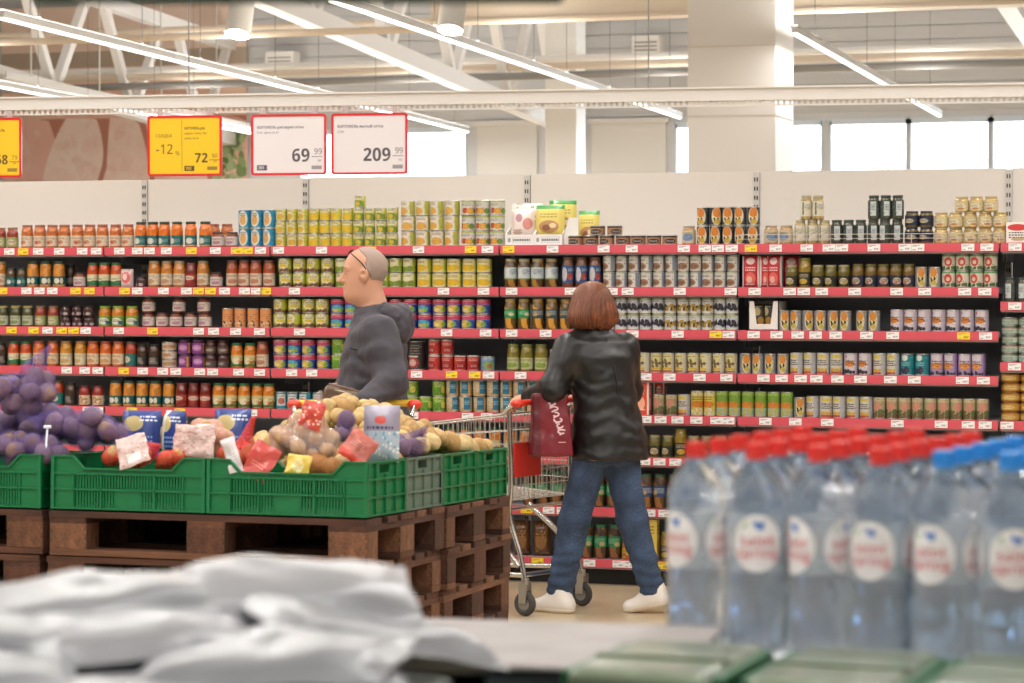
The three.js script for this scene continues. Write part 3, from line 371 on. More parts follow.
  // runs: [shelf, kind, first tier, tiers, distance back from the shelf edge, x positions in metres]
  const RUNS = [[0,"jpickler",0,1,0,[-7.237,-7.159]],
    [0,"jbrown",0,1,0,[-7.068,-6.986,-6.904,-6.823,-6.742,-6.661,-6.58,-6.5,-6.42]],
    [0,"jteal",0,1,0,[-6.338,-6.262,-6.19,-6.112,-6.025,-5.938]],
    [0,"jshort",0,1,0,[-5.857,-5.771]],
    [0,"jbrown",0,1,0.12,[-5.936,-5.855]],
    [0,"bluecan",0,2,0,[-5.694,-5.618,-5.54]],
    [0,"ysA",0,3,0,[-5.468,-5.402,-5.335]],
    [0,"ysB",0,3,0,[-5.269,-5.202,-5.136,-5.068]],
    [0,"ysC",0,3,0,[-5.002,-4.937,-4.868,-4.8]],
    [0,"ysC",3,1,0,[-4.996]],
    [0,"peach",0,3,0,[-4.712,-4.626,-4.54,-4.455]],
    [0,"fruit",0,3,0,[-4.362,-4.278,-4.193]],
    [0,"flat",0,1,0,[-3.75,-3.663,-3.573,-3.484,-3.398,-3.312,-3.226]],
    [0,"flat",1,1,0,[-3.627,-3.531]],
    [0,"jblue",0,1,0,[-3.119]],
    [0,"blkor",0,2,0,[-3.04,-2.971,-2.904,-2.836,-2.768]],
    [0,"jblue",0,1,0,[-2.672,-2.591]],
    [0,"jpale",0,1,0,[-2.516,-2.451,-2.387]],
    [0,"jpale",1,1,0,[-2.484,-2.42]],
    [0,"jdark",0,1,0,[-2.322,-2.259,-2.196,-2.13,-2.068,-2.005]],
    [0,"jdark",1,1,0,[-2.128,-2.065,-2.002]],
    [0,"jnavy",0,2,0,[-1.929,-1.854]],
    [0,"jbeige",0,2,0,[-1.777,-1.702,-1.628,-1.551,-1.477]],
    [0,"jbeige",2,1,0,[-1.671,-1.597,-1.521]],
    [1,"jamber",0,1,0,[-7.244]],
    [1,"jtealdark",0,1,0,[-7.169,-7.103]],
    [1,"jtealtaper",0,1,0,[-7.032,-6.948,-6.861]],
    [1,"jdarkbrand",0,1,0.08,[-6.832]],
    [1,"jshort",0,1,0,[-6.729]],
    [1,"jgreenlid",0,1,0,[-6.646,-6.569,-6.493]],
    [1,"jsmall",0,1,0,[-6.332]],
    [1,"jamber",0,1,0,[-6.253,-6.175,-6.096]],
    [1,"jtom",0,1,0,[-6.025]],
    [1,"jamber",0,1,0,[-5.953]],
    [1,"jshort",0,1,0,[-5.87]],
    [1,"jredbrown",0,1,0,[-5.771,-5.697,-5.624,-5.547]],
    [1,"yg",0,2,0,[-5.447,-5.362,-5.278,-5.193]],
    [1,"grn",0,2,0,[-5.104,-5.023,-4.943,-4.86,-4.783,-4.706]],
    [1,"yel",0,2,0,[-4.618,-4.53,-4.443,-4.356,-4.269]],
    [1,"jclear",0,1,0,[-4.117,-4.04,-3.963,-3.886]],
    [1,"jbrnblue",0,1,0,[-3.79,-3.714,-3.638]],
    [1,"white",0,2,0,[-3.557,-3.488,-3.419,-3.35,-3.282,-3.214,-3.146,-3.078,-3.011,-2.944,-2.877]],
    [1,"jolive",0,1,0,[-2.559]],
    [1,"joliveY",0,1,0,[-2.49]],
    [1,"jolive",0,1,0,[-2.42,-2.352,-2.283]],
    [1,"joliveb",0,1,0,[-2.209,-2.142,-2.076,-2.01,-1.944]],
    [1,"oval",0,1,0,[-1.878,-1.81]],
    [1,"face",0,2,0,[-1.738,-1.666,-1.595,-1.523]],
    [2,"jpickle",0,1,0,[-7.224,-7.144,-7.063]],
    [2,"jpickler",0,1,0,[-6.98,-6.897]],
    [2,"jsmall",0,2,0,[-6.816,-6.742,-6.668]],
    [2,"jorgreen",0,1,0,[-6.572,-6.483,-6.395]],
    [2,"jshort",0,1,0,[-6.294,-6.206,-6.118,-6.031,-5.941]],
    [2,"jshort",1,1,0,[-6.294,-6.103,-5.95]],
    [2,"orange",0,1,0,[-5.799,-5.721,-5.642,-5.567]],
    [2,"yg",0,2,0,[-5.48,-5.394,-5.308,-5.224]],
    [2,"bluefruit",0,2,0,[-5.136,-5.05]],
    [2,"pinkblue",0,2,0,[-4.96,-4.871,-4.786,-4.7]],
    [2,"bluefruit",0,2,0,[-4.615]],
    [2,"pinkblue",0,2,0,[-4.53,-4.443,-4.359,-4.275]],
    [2,"jchickG",0,1,0,[-4.117,-4.04]],
    [2,"jchickB",0,1,0,[-3.96,-3.88,-3.804,-3.728]],
    [2,"olive2",0,2,0,[-3.632,-3.562,-3.492,-3.424,-3.356,-3.287]],
    [2,"olive3",0,2,0,[-3.218,-3.149,-3.082,-3.014]],
    [2,"olive2",0,2,0,[-2.947,-2.88]],
    [2,"oval",0,1,0,[-2.602,-2.538,-2.474,-2.407,-2.341,-2.275]],
    [2,"oval",0,1,0,[-2.188,-2.123]],
    [2,"blkor",0,1,0.2,[-2.528,-2.458]],
    [2,"lilac",0,1,0,[-2.005,-1.932,-1.86,-1.787,-1.715,-1.641,-1.566]],
    [3,"jdarkbrand",0,1,0,[-7.237]],
    [3,"jgreenlid",0,1,0,[-7.157,-7.077]],
    [3,"jorange",0,1,0,[-6.994,-6.906]],
    [3,"jyellow",0,1,0,[-6.816,-6.726]],
    [3,"jorange",0,1,0,[-6.643,-6.563,-6.482]],
    [3,"jredteal",0,1,0,[-6.404]],
    [3,"jdarkbrand",0,1,0,[-6.332,-6.259]],
    [3,"flattin",0,3,0,[-6.165]],
    [3,"jpurple",0,2,0,[-6.067,-5.981]],
    [3,"jdarkred",0,2,0,[-5.901,-5.825]],
    [3,"jgreen4",0,1,0,[-5.743,-5.661]],
    [3,"jredbrown",0,1,0,[-5.587]],
    [3,"pinkblue",0,2,0,[-5.48]],
    [3,"bluefruit",0,2,0,[-5.392]],
    [3,"pinkblue",0,2,0,[-5.305,-5.217]],
    [3,"lime",0,2,0,[-5.13,-5.044,-4.96,-4.877]],
    [3,"darkcan",0,1,0,[-4.665]],
    [3,"redcan",0,2,0,[-4.557,-4.481]],
    [3,"redcan",0,1,0,[-4.405,-4.333]],
    [3,"blueone",0,1,0,[-4.249]],
    [3,"jgreenv",0,1,0,[-4.1,-4.023,-3.943]],
    [3,"pale",0,1,0,[-3.858,-3.787,-3.716,-3.643,-3.571,-3.504,-3.434]],
    [3,"pale",0,1,0,[-3.365,-3.296,-3.228,-3.16,-3.092,-3.024,-2.955,-2.887]],
    [3,"oval",0,1,0,[-2.809,-2.741,-2.675,-2.607]],
    [3,"grey",0,1,0,[-2.532,-2.463,-2.392,-2.322]],
    [3,"lilac",0,1,0,[-2.246,-2.17]],
    [3,"grey",0,1,0,[-2.094,-2.024]],
    [3,"teal",0,1,0,[-1.948,-1.872]],
    [3,"purple",0,1,0,[-1.797,-1.725,-1.653,-1.582]],
    [3,"lying",0,1,0.16,[-2.726,-2.596]],
    [4,"jredteal",0,1,0,[-6.951,-6.87]],
    [4,"jdarkbrand",0,1,0,[-6.787]],
    [4,"jred",0,1,0,[-6.7,-6.614]],
    [4,"jtealtaper",0,1,0,[-6.502,-6.418,-6.334,-6.25,-6.166]],
    [4,"jtom",0,1,0,[-6.084,-6.009,-5.935]],
    [4,"jgreen4",0,1,0,[-5.854,-5.775,-5.697,-5.618,-5.544]],
    [4,"tealtop",0,1,0,[-5.471,-5.402,-5.325,-5.248,-5.172]],
    [4,"lime",0,2,0,[-4.771,-4.691]],
    [4,"lime",0,1,0,[-4.612]],
    [4,"lime",0,2,0,[-4.533]],
    [4,"beige",0,2,0,[-4.453,-4.375,-4.296,-4.219,-4.141,-4.064,-3.987,-3.909]],
    [4,"veg",0,1,0,[-3.282,-3.212]],
    [4,"grey",0,1,0,[-3.141]],
    [4,"yel4",0,1,0,[-3.071,-3.002]],
    [4,"grn4",0,1,0,[-2.934,-2.866,-2.795,-2.725,-2.654,-2.584]],
    [4,"oval",0,1,0,[-2.516]],
    [4,"grey",0,1,0,[-2.447,-2.376,-2.306,-2.235,-2.164]],
    [4,"veg",0,1,0,[-2.094,-2.028,-1.963,-1.896,-1.828,-1.761,-1.695,-1.628,-1.561]],
    [5,"jgreen4",0,1,0,[-4.642,-4.554,-4.466,-4.379,-4.292,-4.206,-4.12,-4.034,-3.949]],
    [5,"jolive",0,1,0,[-3.304,-3.232]],
    [5,"joliveY",0,1,0,[-3.16]],
    [5,"jolive",0,1,0,[-3.089,-3.018]],
    [5,"jolive",0,1,0,[-2.945,-2.871]],
    [5,"veg",0,1,0,[-2.752,-2.675,-2.598,-2.522,-2.446,-2.37,-2.294,-2.219,-2.143,-2.069,-1.994,-1.919,-1.845,-1.771,-1.698,-1.624,-1.551]],
    [6,"jbig",0,1,0,[-4.011,-3.931,-3.852,-3.773]],
    [6,"jbig",0,1,0,[-3.694,-3.615,-3.537]],
    [6,"jbigB",0,1,0,[-3.431,-3.353,-3.276,-3.199,-3.122]],
    [6,"jbig",0,1,0,[-3.045,-2.969,-2.893]],
    [6,"jorange",0,1,0,[-2.785,-2.7,-2.616,-2.532,-2.449,-2.366,-2.283,-2.2,-2.118,-2.036,-1.955,-1.873,-1.792,-1.712,-1.631,-1.551]],
    [7,"jbig",0,1,0,[-3.762,-3.683,-3.604,-3.529]],
    [7,"jorlow",0,1,0,[-3.453]],
    [7,"joliveY",0,1,0,[-3.237,-3.16]],
    [7,"yel4",0,1,0,[-3.078,-3.007,-2.936,-2.866]],
    [7,"jtealtaper",0,1,0,[-2.774,-2.69,-2.607,-2.524,-2.441,-2.359,-2.277,-2.195,-2.113,-2.032,-1.951,-1.871,-1.79,-1.71,-1.631,-1.551]],
    [-1,"jdark",0,1,0,[-1.424,-1.358,-1.293,-1.227,-1.162,-1.097,-1.032,-0.967,-0.903,-0.839,-0.775,-0.711,-0.647]],
    [0,"pale",0,1,0,[-1.262,-1.192,-1.122,-1.052,-0.982,-0.913,-0.844,-0.775,-0.706,-0.637]],
    [-2,"striped",0,5,0,[-1.424,-1.338,-1.252,-1.167]],
    [-2,"grn4",0,1,0,[-1.072,-0.997,-0.923,-0.849,-0.775,-0.701,-0.628]],
    [-3,"jstack",0,5,0,[-1.419,-1.323,-1.227]],
    [-3,"jorange",0,1,0,[-1.132,-1.061,-0.989,-0.919,-0.848,-0.778,-0.707,-0.637]]];
  const seen = {};
  const LOW = { right: LEVEL_R };
  for (const [lv, k, t0, tn, back, xs] of RUNS) {
    const d = KINDS[k]; proto[k] ||= build(k);
    for (const x of xs) for (let t = t0; t < t0 + tn; t++) {
      const o = proto[k].clone(), y = (lv < 0 ? LEVEL_R[-lv] : LEVEL[lv]) + t * d.h + t * 0.0004;
      const where = lv < 0 ? ['', 'second', 'third', 'fourth'][-lv] + ' end shelf' : LEVEL_NAME[lv];
      const tier = back > 0.09 ? 'back row' : t > 1 ? 'third tier' : t ? 'upper tier' : 'lower tier', key = d.desc + where + tier, n = seen[key] = (seen[key] || 0) + 1;
      const multi = tn > 1 || t0 > 0 || back > 0.09;
      o.name = numbered(d.name); o.userData = { label: `${ord(n)} ${d.desc} from left, ${multi ? tier + ' on ' : ''}${where}`, category: d.cat, group: `${d.desc} on ${where}` };
      o.position.set(x + (R0() - 0.5) * 0.001, y, ZF - 0.024 - d.r - back - R0() * 0.012);
      o.rotation.y = (R0() - 0.5) * 0.9 + (d.can ? Math.PI * 0.5 : Math.PI * 0.5); scene.add(o);
      if (k === 'lying') { o.rotation.set(Math.PI / 2, 0, 0); o.position.y += d.r; o.position.z -= 0.02; }
    }
  }
}

// ---------------------------------------------------------------- pouches, cartons and trays on the shelves
function pillow(w, h, d, n = 10, seal = 0.06) {          // filled pouch: bulging front and back, flat sealed ends; origin at the foot
  const pos = [], uv = [], idx = [];
  for (const s of [1, -1]) for (let j = 0; j <= n; j++) for (let i = 0; i <= n; i++) {
    const u = i / n * 2 - 1, v = j / n * 2 - 1, e = Math.max(0, 1 - u ** 4) ** 0.5 * Math.max(0, 1 - (Math.min(Math.abs(v) / (1 - seal), 1)) ** 4) ** 0.5;
    const wob = 0.04 * Math.sin(9 * u + 5 * v) * e;
    pos.push(u * w / 2 * (1 - 0.05 * e), (v + 1) / 2 * h, s * (0.0012 + d / 2 * (e + wob))); uv.push(i / n, j / n);
  }
  const N = (n + 1) * (n + 1);
  for (let j = 0; j < n; j++) for (let i = 0; i < n; i++) { const a = j * (n + 1) + i, b = a + 1, c = a + n + 1, e = c + 1; idx.push(a, b, e, a, e, c, N + a, N + e, N + b, N + a, N + c, N + e); }
  for (let i = 0; i < n; i++) { const a = i, b = i + 1; idx.push(a, N + a, N + b, a, N + b, b); const c = n * (n + 1) + i, e = c + 1; idx.push(c, N + e, N + c, c, e, N + e); const f = i * (n + 1), g = f + n + 1; idx.push(f, N + g, N + f, f, g, N + g); const p = f + n, q = g + n; idx.push(p, N + p, N + q, p, N + q, q); }
  const g = new THREE.BufferGeometry(); g.setAttribute('position', new THREE.Float32BufferAttribute(pos, 3)); g.setAttribute('uv', new THREE.Float32BufferAttribute(uv, 2)); g.setIndex(idx); g.computeVertexNormals(); return g;
}
const print = (bg, draw) => field(96, 128, (c, w, h) => { c.fillStyle = bg; c.fillRect(0, 0, w, h); draw(c, rnd(bg.length * 7 + 3)); });
const blob = (c, x, y, rx, ry, f) => { c.fillStyle = f; c.beginPath(); c.ellipse(x, y, rx, ry, 0, 0, 7); c.fill(); };
const lines = (c, x, y, w, n, f, r, hh = 5) => { c.fillStyle = f; for (let k = 0; k < n; k++) for (let q = x, s; q < x + w; q += s + 3) { s = 3 + r() * 9; c.fillRect(q, y + k * hh * 2, Math.min(s, x + w - q), hh); } };
const FOIL = mat(0xffffff, 0.3, { map: SHEET.tex, clearcoat: 0.5, clearcoatRoughness: 0.2 }), PAPER = mat(0xffffff, 0.5, { map: SHEET.tex });
function pouch(name, label, cat, pos, w, h, d, tex, turn = 0, tilt = 0) {
  const o = solo(name, remap(pillow(w, h, d), tex), FOIL, label, cat); o.position.set(...pos); o.rotation.set(tilt, turn, 0, 'YXZ'); return o;
}
{
  const S = -13.05;
  const red = print('#c32832', (c, r) => { c.fillStyle = '#efe2dc'; c.fillRect(0, 0, 9, 128); c.fillRect(87, 0, 9, 128); blob(c, 48, 22, 24, 14, '#e8c8c0'); lines(c, 18, 46, 60, 2, '#f3dcd8', r); blob(c, 48, 92, 30, 26, '#e4695e'); blob(c, 42, 96, 16, 14, '#f0b8a8'); lines(c, 22, 112, 50, 1, '#f3dcd8', r); });
  pouch('sauce_pouch', 'wide red-and-white stand-up pouch at the bay edge', 'pouch', [-2.782, 1.607, S + 0.01], 0.09, 0.168, 0.05, red, 0.1);
  pouch('sauce_pouch', 'narrow red pouch turned edgewise between two others', 'pouch', [-2.712, 1.607, S], 0.05, 0.166, 0.045, red, 0.5);
  pouch('sauce_pouch', 'third red-and-white pouch in the row of pouches', 'pouch', [-2.655, 1.607, S + 0.005], 0.082, 0.167, 0.05, red, -0.1);
  pouch('sauce_pouch', 'red pouch half hidden behind the first olive jar', 'pouch', [-2.578, 1.607, S - 0.06], 0.1, 0.165, 0.05, red, 0.05);
  pouch('sauce_pouch', 'pink-and-white pouch among the orange jars', 'pouch', [-6.425, 1.607, -13.03], 0.075, 0.104, 0.045, print('#e9cfc6', (c, r) => { blob(c, 48, 60, 34, 40, '#d9686c'); blob(c, 40, 56, 18, 22, '#f0d2c8'); lines(c, 20, 20, 56, 2, '#c2545c', r); }), 0.1);
  // shelf-ready trays with snack bags on top
  const board = mat(0xe9e4de, 0.6);
  for (const [x, label] of [[-4.063, 'white display tray below the pink snack bag'], [-3.9, 'white display tray below the yellow snack bags']]) {
    const o = thing('display_tray', label, 'tray', [x, 1.835, -13.1], 0, 'white display trays'), w = 0.158, d = 0.16, h = 0.06, t = 0.004;
    part('tray_front', remap(box(w, h, t, 0, h / 2, d / 2), field(128, 48, (c) => { c.fillStyle = '#ece8e4'; c.fillRect(0, 0, 128, 48); blob(c, 18, 24, 7, 10, '#9aa39c'); c.fillStyle = '#5d6a60'; c.fillRect(36, 19, 76, 10); c.fillStyle = '#ece8e4'; for (let i = 0; i < 9; i++) c.fillRect(41 + i * 8, 19, 2, 10); c.strokeStyle = '#8d958d'; c.strokeRect(33, 12, 84, 24); })), PAPER, o);
    part('tray_back', box(w, h * 1.6, t, 0, h * 0.8, -d / 2), board, o); part('tray_floor', box(w, t, d, 0, t / 2, 0), board, o);
    for (const s of [-1, 1]) { const sh = new THREE.Shape([new THREE.Vector2(-d / 2, 0), new THREE.Vector2(d / 2, 0), new THREE.Vector2(d / 2, h), new THREE.Vector2(-d / 2, h * 2.3)]); part('tray_side', new THREE.ExtrudeGeometry(sh, { depth: t, bevelEnabled: false }).rotateY(-Math.PI / 2).translate(s * w / 2 + t / 2, 0, 0), board, o); }
  }
  const wing = new THREE.Shape([new THREE.Vector2(-0.045, 0), new THREE.Vector2(0.045, 0), new THREE.Vector2(0.045, 0.145), new THREE.Vector2(-0.005, 0.145)]);
  solo('display_card', new THREE.ExtrudeGeometry(wing, { depth: 0.004, bevelEnabled: false }).translate(-3.785, 1.84, -13.05), mat(0xe9e6e0, 0.6), 'white slanted display card beside the yellow snack bags', 'card');
  const pinkBag = print('#e8d8d0', (c, r) => { blob(c, 34, 40, 14, 18, '#b98a94'); blob(c, 70, 66, 20, 26, '#d0877c'); lines(c, 10, 90, 40, 2, '#a08a84', r); blob(c, 28, 104, 16, 12, '#c9a894'); });
  const yelBag = print('#e3cf6a', (c, r) => { c.fillStyle = '#3c9a4a'; c.fillRect(0, 0, 96, 16); blob(c, 48, 84, 34, 24, '#b98a5c'); blob(c, 40, 88, 14, 12, '#8c5c3c'); blob(c, 62, 80, 12, 10, '#e8d2a8'); lines(c, 18, 34, 60, 2, '#b09a3c', r); });
  pouch('snack_bag', 'pink-white snack bag standing in a display tray', 'snack bag', [-4.06, 1.875, -13.075], 0.13, 0.16, 0.05, pinkBag, 0.1, -0.08);
  pouch('snack_bag', 'largest yellow snack bag with green top seal', 'snack bag', [-3.905, 1.875, -13.075], 0.165, 0.18, 0.055, yelBag, -0.05, -0.06);
  pouch('snack_bag', 'yellow snack bag leaning behind the largest one', 'snack bag', [-3.86, 1.885, -13.17], 0.15, 0.2, 0.05, yelBag, 0.25, -0.1);
  pouch('snack_bag', 'yellow snack bag beside the white display card', 'snack bag', [-3.7, 1.835, -13.12], 0.12, 0.19, 0.05, yelBag, -0.1, -0.08);
  pouch('snack_bag', 'grey patterned bag behind the pink snack bag', 'snack bag', [-4.075, 1.84, -13.2], 0.18, 0.23, 0.06, print('#d3d2c8', (c, r) => { for (let i = 0; i < 40; i++) blob(c, r() * 96, r() * 128, 3 + r() * 4, 2 + r() * 4, ['#8f9c88', '#b0a49a', '#eae7de'][i % 3]); }), 0.05, -0.05);
  // cartons
  const carton = (name, label, x, y, w, h, d, tex, back = 0) => { const o = solo(name, remap(box(w, h, d, 0, h / 2, 0), tex), PAPER, label, 'carton'); o.position.set(x, y, ZF - 0.02 - d / 2 - back); return o; };
  const redBox = print('#d9492e', (c, r) => { c.fillStyle = '#ece0d6'; c.fillRect(0, 0, 14, 128); c.fillRect(84, 0, 12, 128); blob(c, 48, 36, 22, 18, '#ecd8cc'); blob(c, 46, 84, 26, 24, '#f0b090'); lines(c, 24, 30, 48, 2, '#b8321f', r); lines(c, 24, 104, 50, 1, '#f4e6dc', r); });
  carton('sauce_carton', 'tall red carton beside the woman\'s jacket', -3.37, 0.922, 0.085, 0.185, 0.06, redBox);
  carton('sauce_carton', 'red carton half hidden behind the small cans', -3.297, 0.922, 0.06, 0.18, 0.06, redBox, 0.1);
  carton('bean_carton', 'small white carton above the woman\'s forearm', -3.868, 1.15, 0.06, 0.12, 0.05, print('#e6e0d0', (c, r) => { blob(c, 48, 70, 30, 34, '#b8c24a'); lines(c, 16, 18, 60, 2, '#6f7a3c', r); }), 0.06);
  carton('pasta_carton', 'tall yellow carton on the bottom shelf', -3.32, 0.141, 0.075, 0.22, 0.06, print('#dcc35a', (c, r) => { lines(c, 16, 20, 62, 3, '#8a6a24', r); blob(c, 48, 84, 30, 26, '#c08a3c'); }));
  carton('fish_carton', 'white carton with red oval at the picture edge', -1.385, 1.835, 0.11, 0.108, 0.1, print('#ebe6df', (c, r) => { blob(c, 50, 34, 44, 20, '#cf3b3a'); lines(c, 12, 62, 74, 3, '#3a3430', r, 7); blob(c, 52, 104, 30, 10, '#b9a27c'); }));
  for (const [x, label] of [[-4.06, 'brown paper bag half hidden by the pallets on the bottom shelf'], [-3.945, 'brown paper bag on the bottom shelf near the trolley wheel']]) pouch('dried_mushroom_bag', label, 'bag', [x, 0.141, -13.06], 0.095, 0.19, 0.08, print('#6a4424', (c, r) => { blob(c, 48, 70, 30, 34, '#8c6434'); lines(c, 16, 30, 60, 3, '#3a2414', r); for (let i = 0; i < 30; i++) blob(c, r() * 96, r() * 128, 4, 3, '#a87c44'); }), 0.1);
  // white carton tray of small pouches on the third shelf
  const o = thing('display_box', 'white cut-front carton holding small dark pouches', 'display box', [-2.705, 1.379, -13.1]), w = 0.165, h = 0.155, t = 0.006, d = 0.2;
  const cut = new THREE.Shape([[-w / 2, 0], [w / 2, 0], [w / 2, h], [w / 2 - 0.03, h], [w / 2 - 0.045, 0.035], [-w / 2 + 0.045, 0.035], [-w / 2 + 0.03, h], [-w / 2, h]].map((p) => new THREE.Vector2(...p)));
  part('box_front', new THREE.ExtrudeGeometry(cut, { depth: t, bevelEnabled: false }).translate(0, 0, d / 2 - t), board, o);
  for (const s of [-1, 1]) part('box_side', box(t, h, d, s * (w / 2 - t / 2), h / 2, 0), board, o);
  part('box_back', box(w, h, t, 0, h / 2, -d / 2), board, o); part('box_floor', box(w, t, d, 0, t / 2, 0), board, o);
  const dk = print('#3a3428', (c, r) => { blob(c, 40, 40, 20, 22, '#d9c27c'); blob(c, 60, 86, 22, 20, '#c9963c'); lines(c, 12, 14, 60, 1, '#e6dfc8', r); });
  ['first', 'second', 'third'].forEach((q, i) => pouch('olive_pouch', `${q} dark pouch from left in the white carton`, 'pouch', [-2.745 + i * 0.04, 1.386, -13.06 - i * 0.03], 0.08, 0.135, 0.03, dk, 0.4 - i * 0.35, -0.1 + i * 0.06));
}
// ---------------------------------------------------------------- hanging price rail with signs
{
  const ang = R(7.2), o = thing('sign_rail', 'long white perforated rail hanging across the hall with price signs', 'sign rail', [-2.94, 2.3, -9.07], ang);
  part('rail_beam', [box(6.4, 0.046, 0.05, 0, 0.031, 0), box(6.4, 0.006, 0.07, 0, 0.056, 0)], M.paint, o);
  const teeth = []; for (let i = 0; i < 290; i++) teeth.push(box(0.011, 0.016, 0.004, -3.18 + i * 0.022, 0, 0.015)); teeth.push(box(6.4, 0.006, 0.006, 0, -0.01, 0.015));
  part('perforated_strip', teeth, M.paint, o);
  for (const x of [-2.9, -1.2, 0.6, 2.4]) part('hanger_wire', bar(V(x, 0.056, 0), V(x, 4.95, 0), 0.003, 5), M.greyPipe, o);
  part('hook_rod', [bar(V(-1.955, 0, 0), V(-1.955, -0.17, 0), 0.007, 8), box(0.05, 0.012, 0.02, -1.955, -0.175, 0)], M.white, o);
  const sign = (kind, price, cents, t1, t2, t3, num) => canvasTex(384, 284, (c, w, h) => {
    const yel = kind === 'y'; c.fillStyle = yel ? '#f8c71e' : '#eae3e6'; c.fillRect(0, 0, w, h); const inkc = yel ? '#54431f' : '#58535a'; c.fillStyle = inkc;
    if (yel && num !== '') { c.fillRect(176, 14, 2, 256); c.font = '24px sans-serif'; c.fillText('СКИДКА', 34, 100); c.font = '68px sans-serif'; c.fillText('-12', 34, 182); c.font = '30px sans-serif'; c.fillText('%', 140, 190); }
    const x = yel ? 190 : 22; c.font = 'bold 19px sans-serif'; c.fillText(t1, x, 62, yel ? 110 : 250); c.font = '17px sans-serif'; c.fillText(t2, x, 86); if (t3) c.fillText(t3, x, 110);
    c.textAlign = 'right'; c.font = `bold ${yel ? 66 : 90}px sans-serif`; c.fillText(price, yel ? 318 : 306, 226); c.font = `${yel ? 30 : 40}px sans-serif`; c.fillText(cents, 370, yel ? 204 : 190); c.fillRect(yel ? 324 : 314, yel ? 212 : 200, 56, 3); c.font = '17px sans-serif'; c.fillText('₽/кг', 366, 226);
    c.fillStyle = yel ? '#9a7f2c' : '#98939a'; c.fillRect(314, 246, 54, 18); c.textAlign = 'left';
    if (num) { c.fillStyle = inkc; c.fillRect(yel ? 190 : 22, 242, 54, 26); c.fillStyle = yel ? '#f8c71e' : '#eae3e6'; c.font = 'bold 20px sans-serif'; c.fillText(num, yel ? 196 : 28, 262); }
  });
  const frame = mat(0xd9202c, 0.35, { clearcoat: 0.4 }), clip = mat(0xe6d9da, 0.3, { transmission: 0.5, thickness: 0 });
  const rr = new THREE.Shape(), W = 0.3, H = 0.235, q = 0.014, f = 0.009;
  const rrect = (s, w, h, r) => { s.moveTo(-w / 2 + r, -h / 2); s.lineTo(w / 2 - r, -h / 2); s.quadraticCurveTo(w / 2, -h / 2, w / 2, -h / 2 + r); s.lineTo(w / 2, h / 2 - r); s.quadraticCurveTo(w / 2, h / 2, w / 2 - r, h / 2); s.lineTo(-w / 2 + r, h / 2); s.quadraticCurveTo(-w / 2, h / 2, -w / 2, h / 2 - r); s.lineTo(-w / 2, -h / 2 + r); s.quadraticCurveTo(-w / 2, -h / 2, -w / 2 + r, -h / 2); return s; };
  rrect(rr, W, H, q); rr.holes.push(rrect(new THREE.Path(), W - 2 * f, H - 2 * f, 0.006));
  const fg = new THREE.ExtrudeGeometry(rr, { depth: 0.008, bevelEnabled: false, curveSegments: 6 });
  for (const [s, label, tex] of [
    [-2.02, 'yellow price sign reading 68.79 cut by the picture edge', sign('y', '68', '79', 'КАРТОФЕЛЬ', 'цена за кг', '', '')],
    [-1.203, 'yellow discount sign reading minus 12 percent and 72.90', sign('y', '72', '90', 'КАРТОФЕЛЬ для', 'варки сетка 3кг', 'цена за кг', '702')],
    [-0.786, 'white price sign with red frame beside the yellow discount sign', sign('w', '69', '99', 'КАРТОФЕЛЬ для варки сетка', '3 кг, цена за кг', '', '701')],
    [-0.467, 'white price sign with red frame before the bright window', sign('w', '209', '99', 'КАРТОФЕЛЬ мытый сетка', '2,5кг', '', '')]]) {
    const p = new THREE.Vector3(s, 0, 0).applyAxisAngle(V(0, 1, 0), ang), g = thing('price_sign', label, 'sign', [-2.94 + p.x, 2.16, -9.07 + p.z + 0.03], ang, 'hanging price signs');
    part('sign_frame', fg, frame, g); part('sign_sheet', box(W - 0.014, H - 0.014, 0.003, 0, 0, 0.004), mat(0xffffff, 0.45, { map: tex }), g);
    part('clip', [box(0.02, 0.03, 0.006, -0.1, H / 2 + 0.012, 0.002), box(0.02, 0.03, 0.006, 0.1, H / 2 + 0.012, 0.002)], clip, g);
  }
}
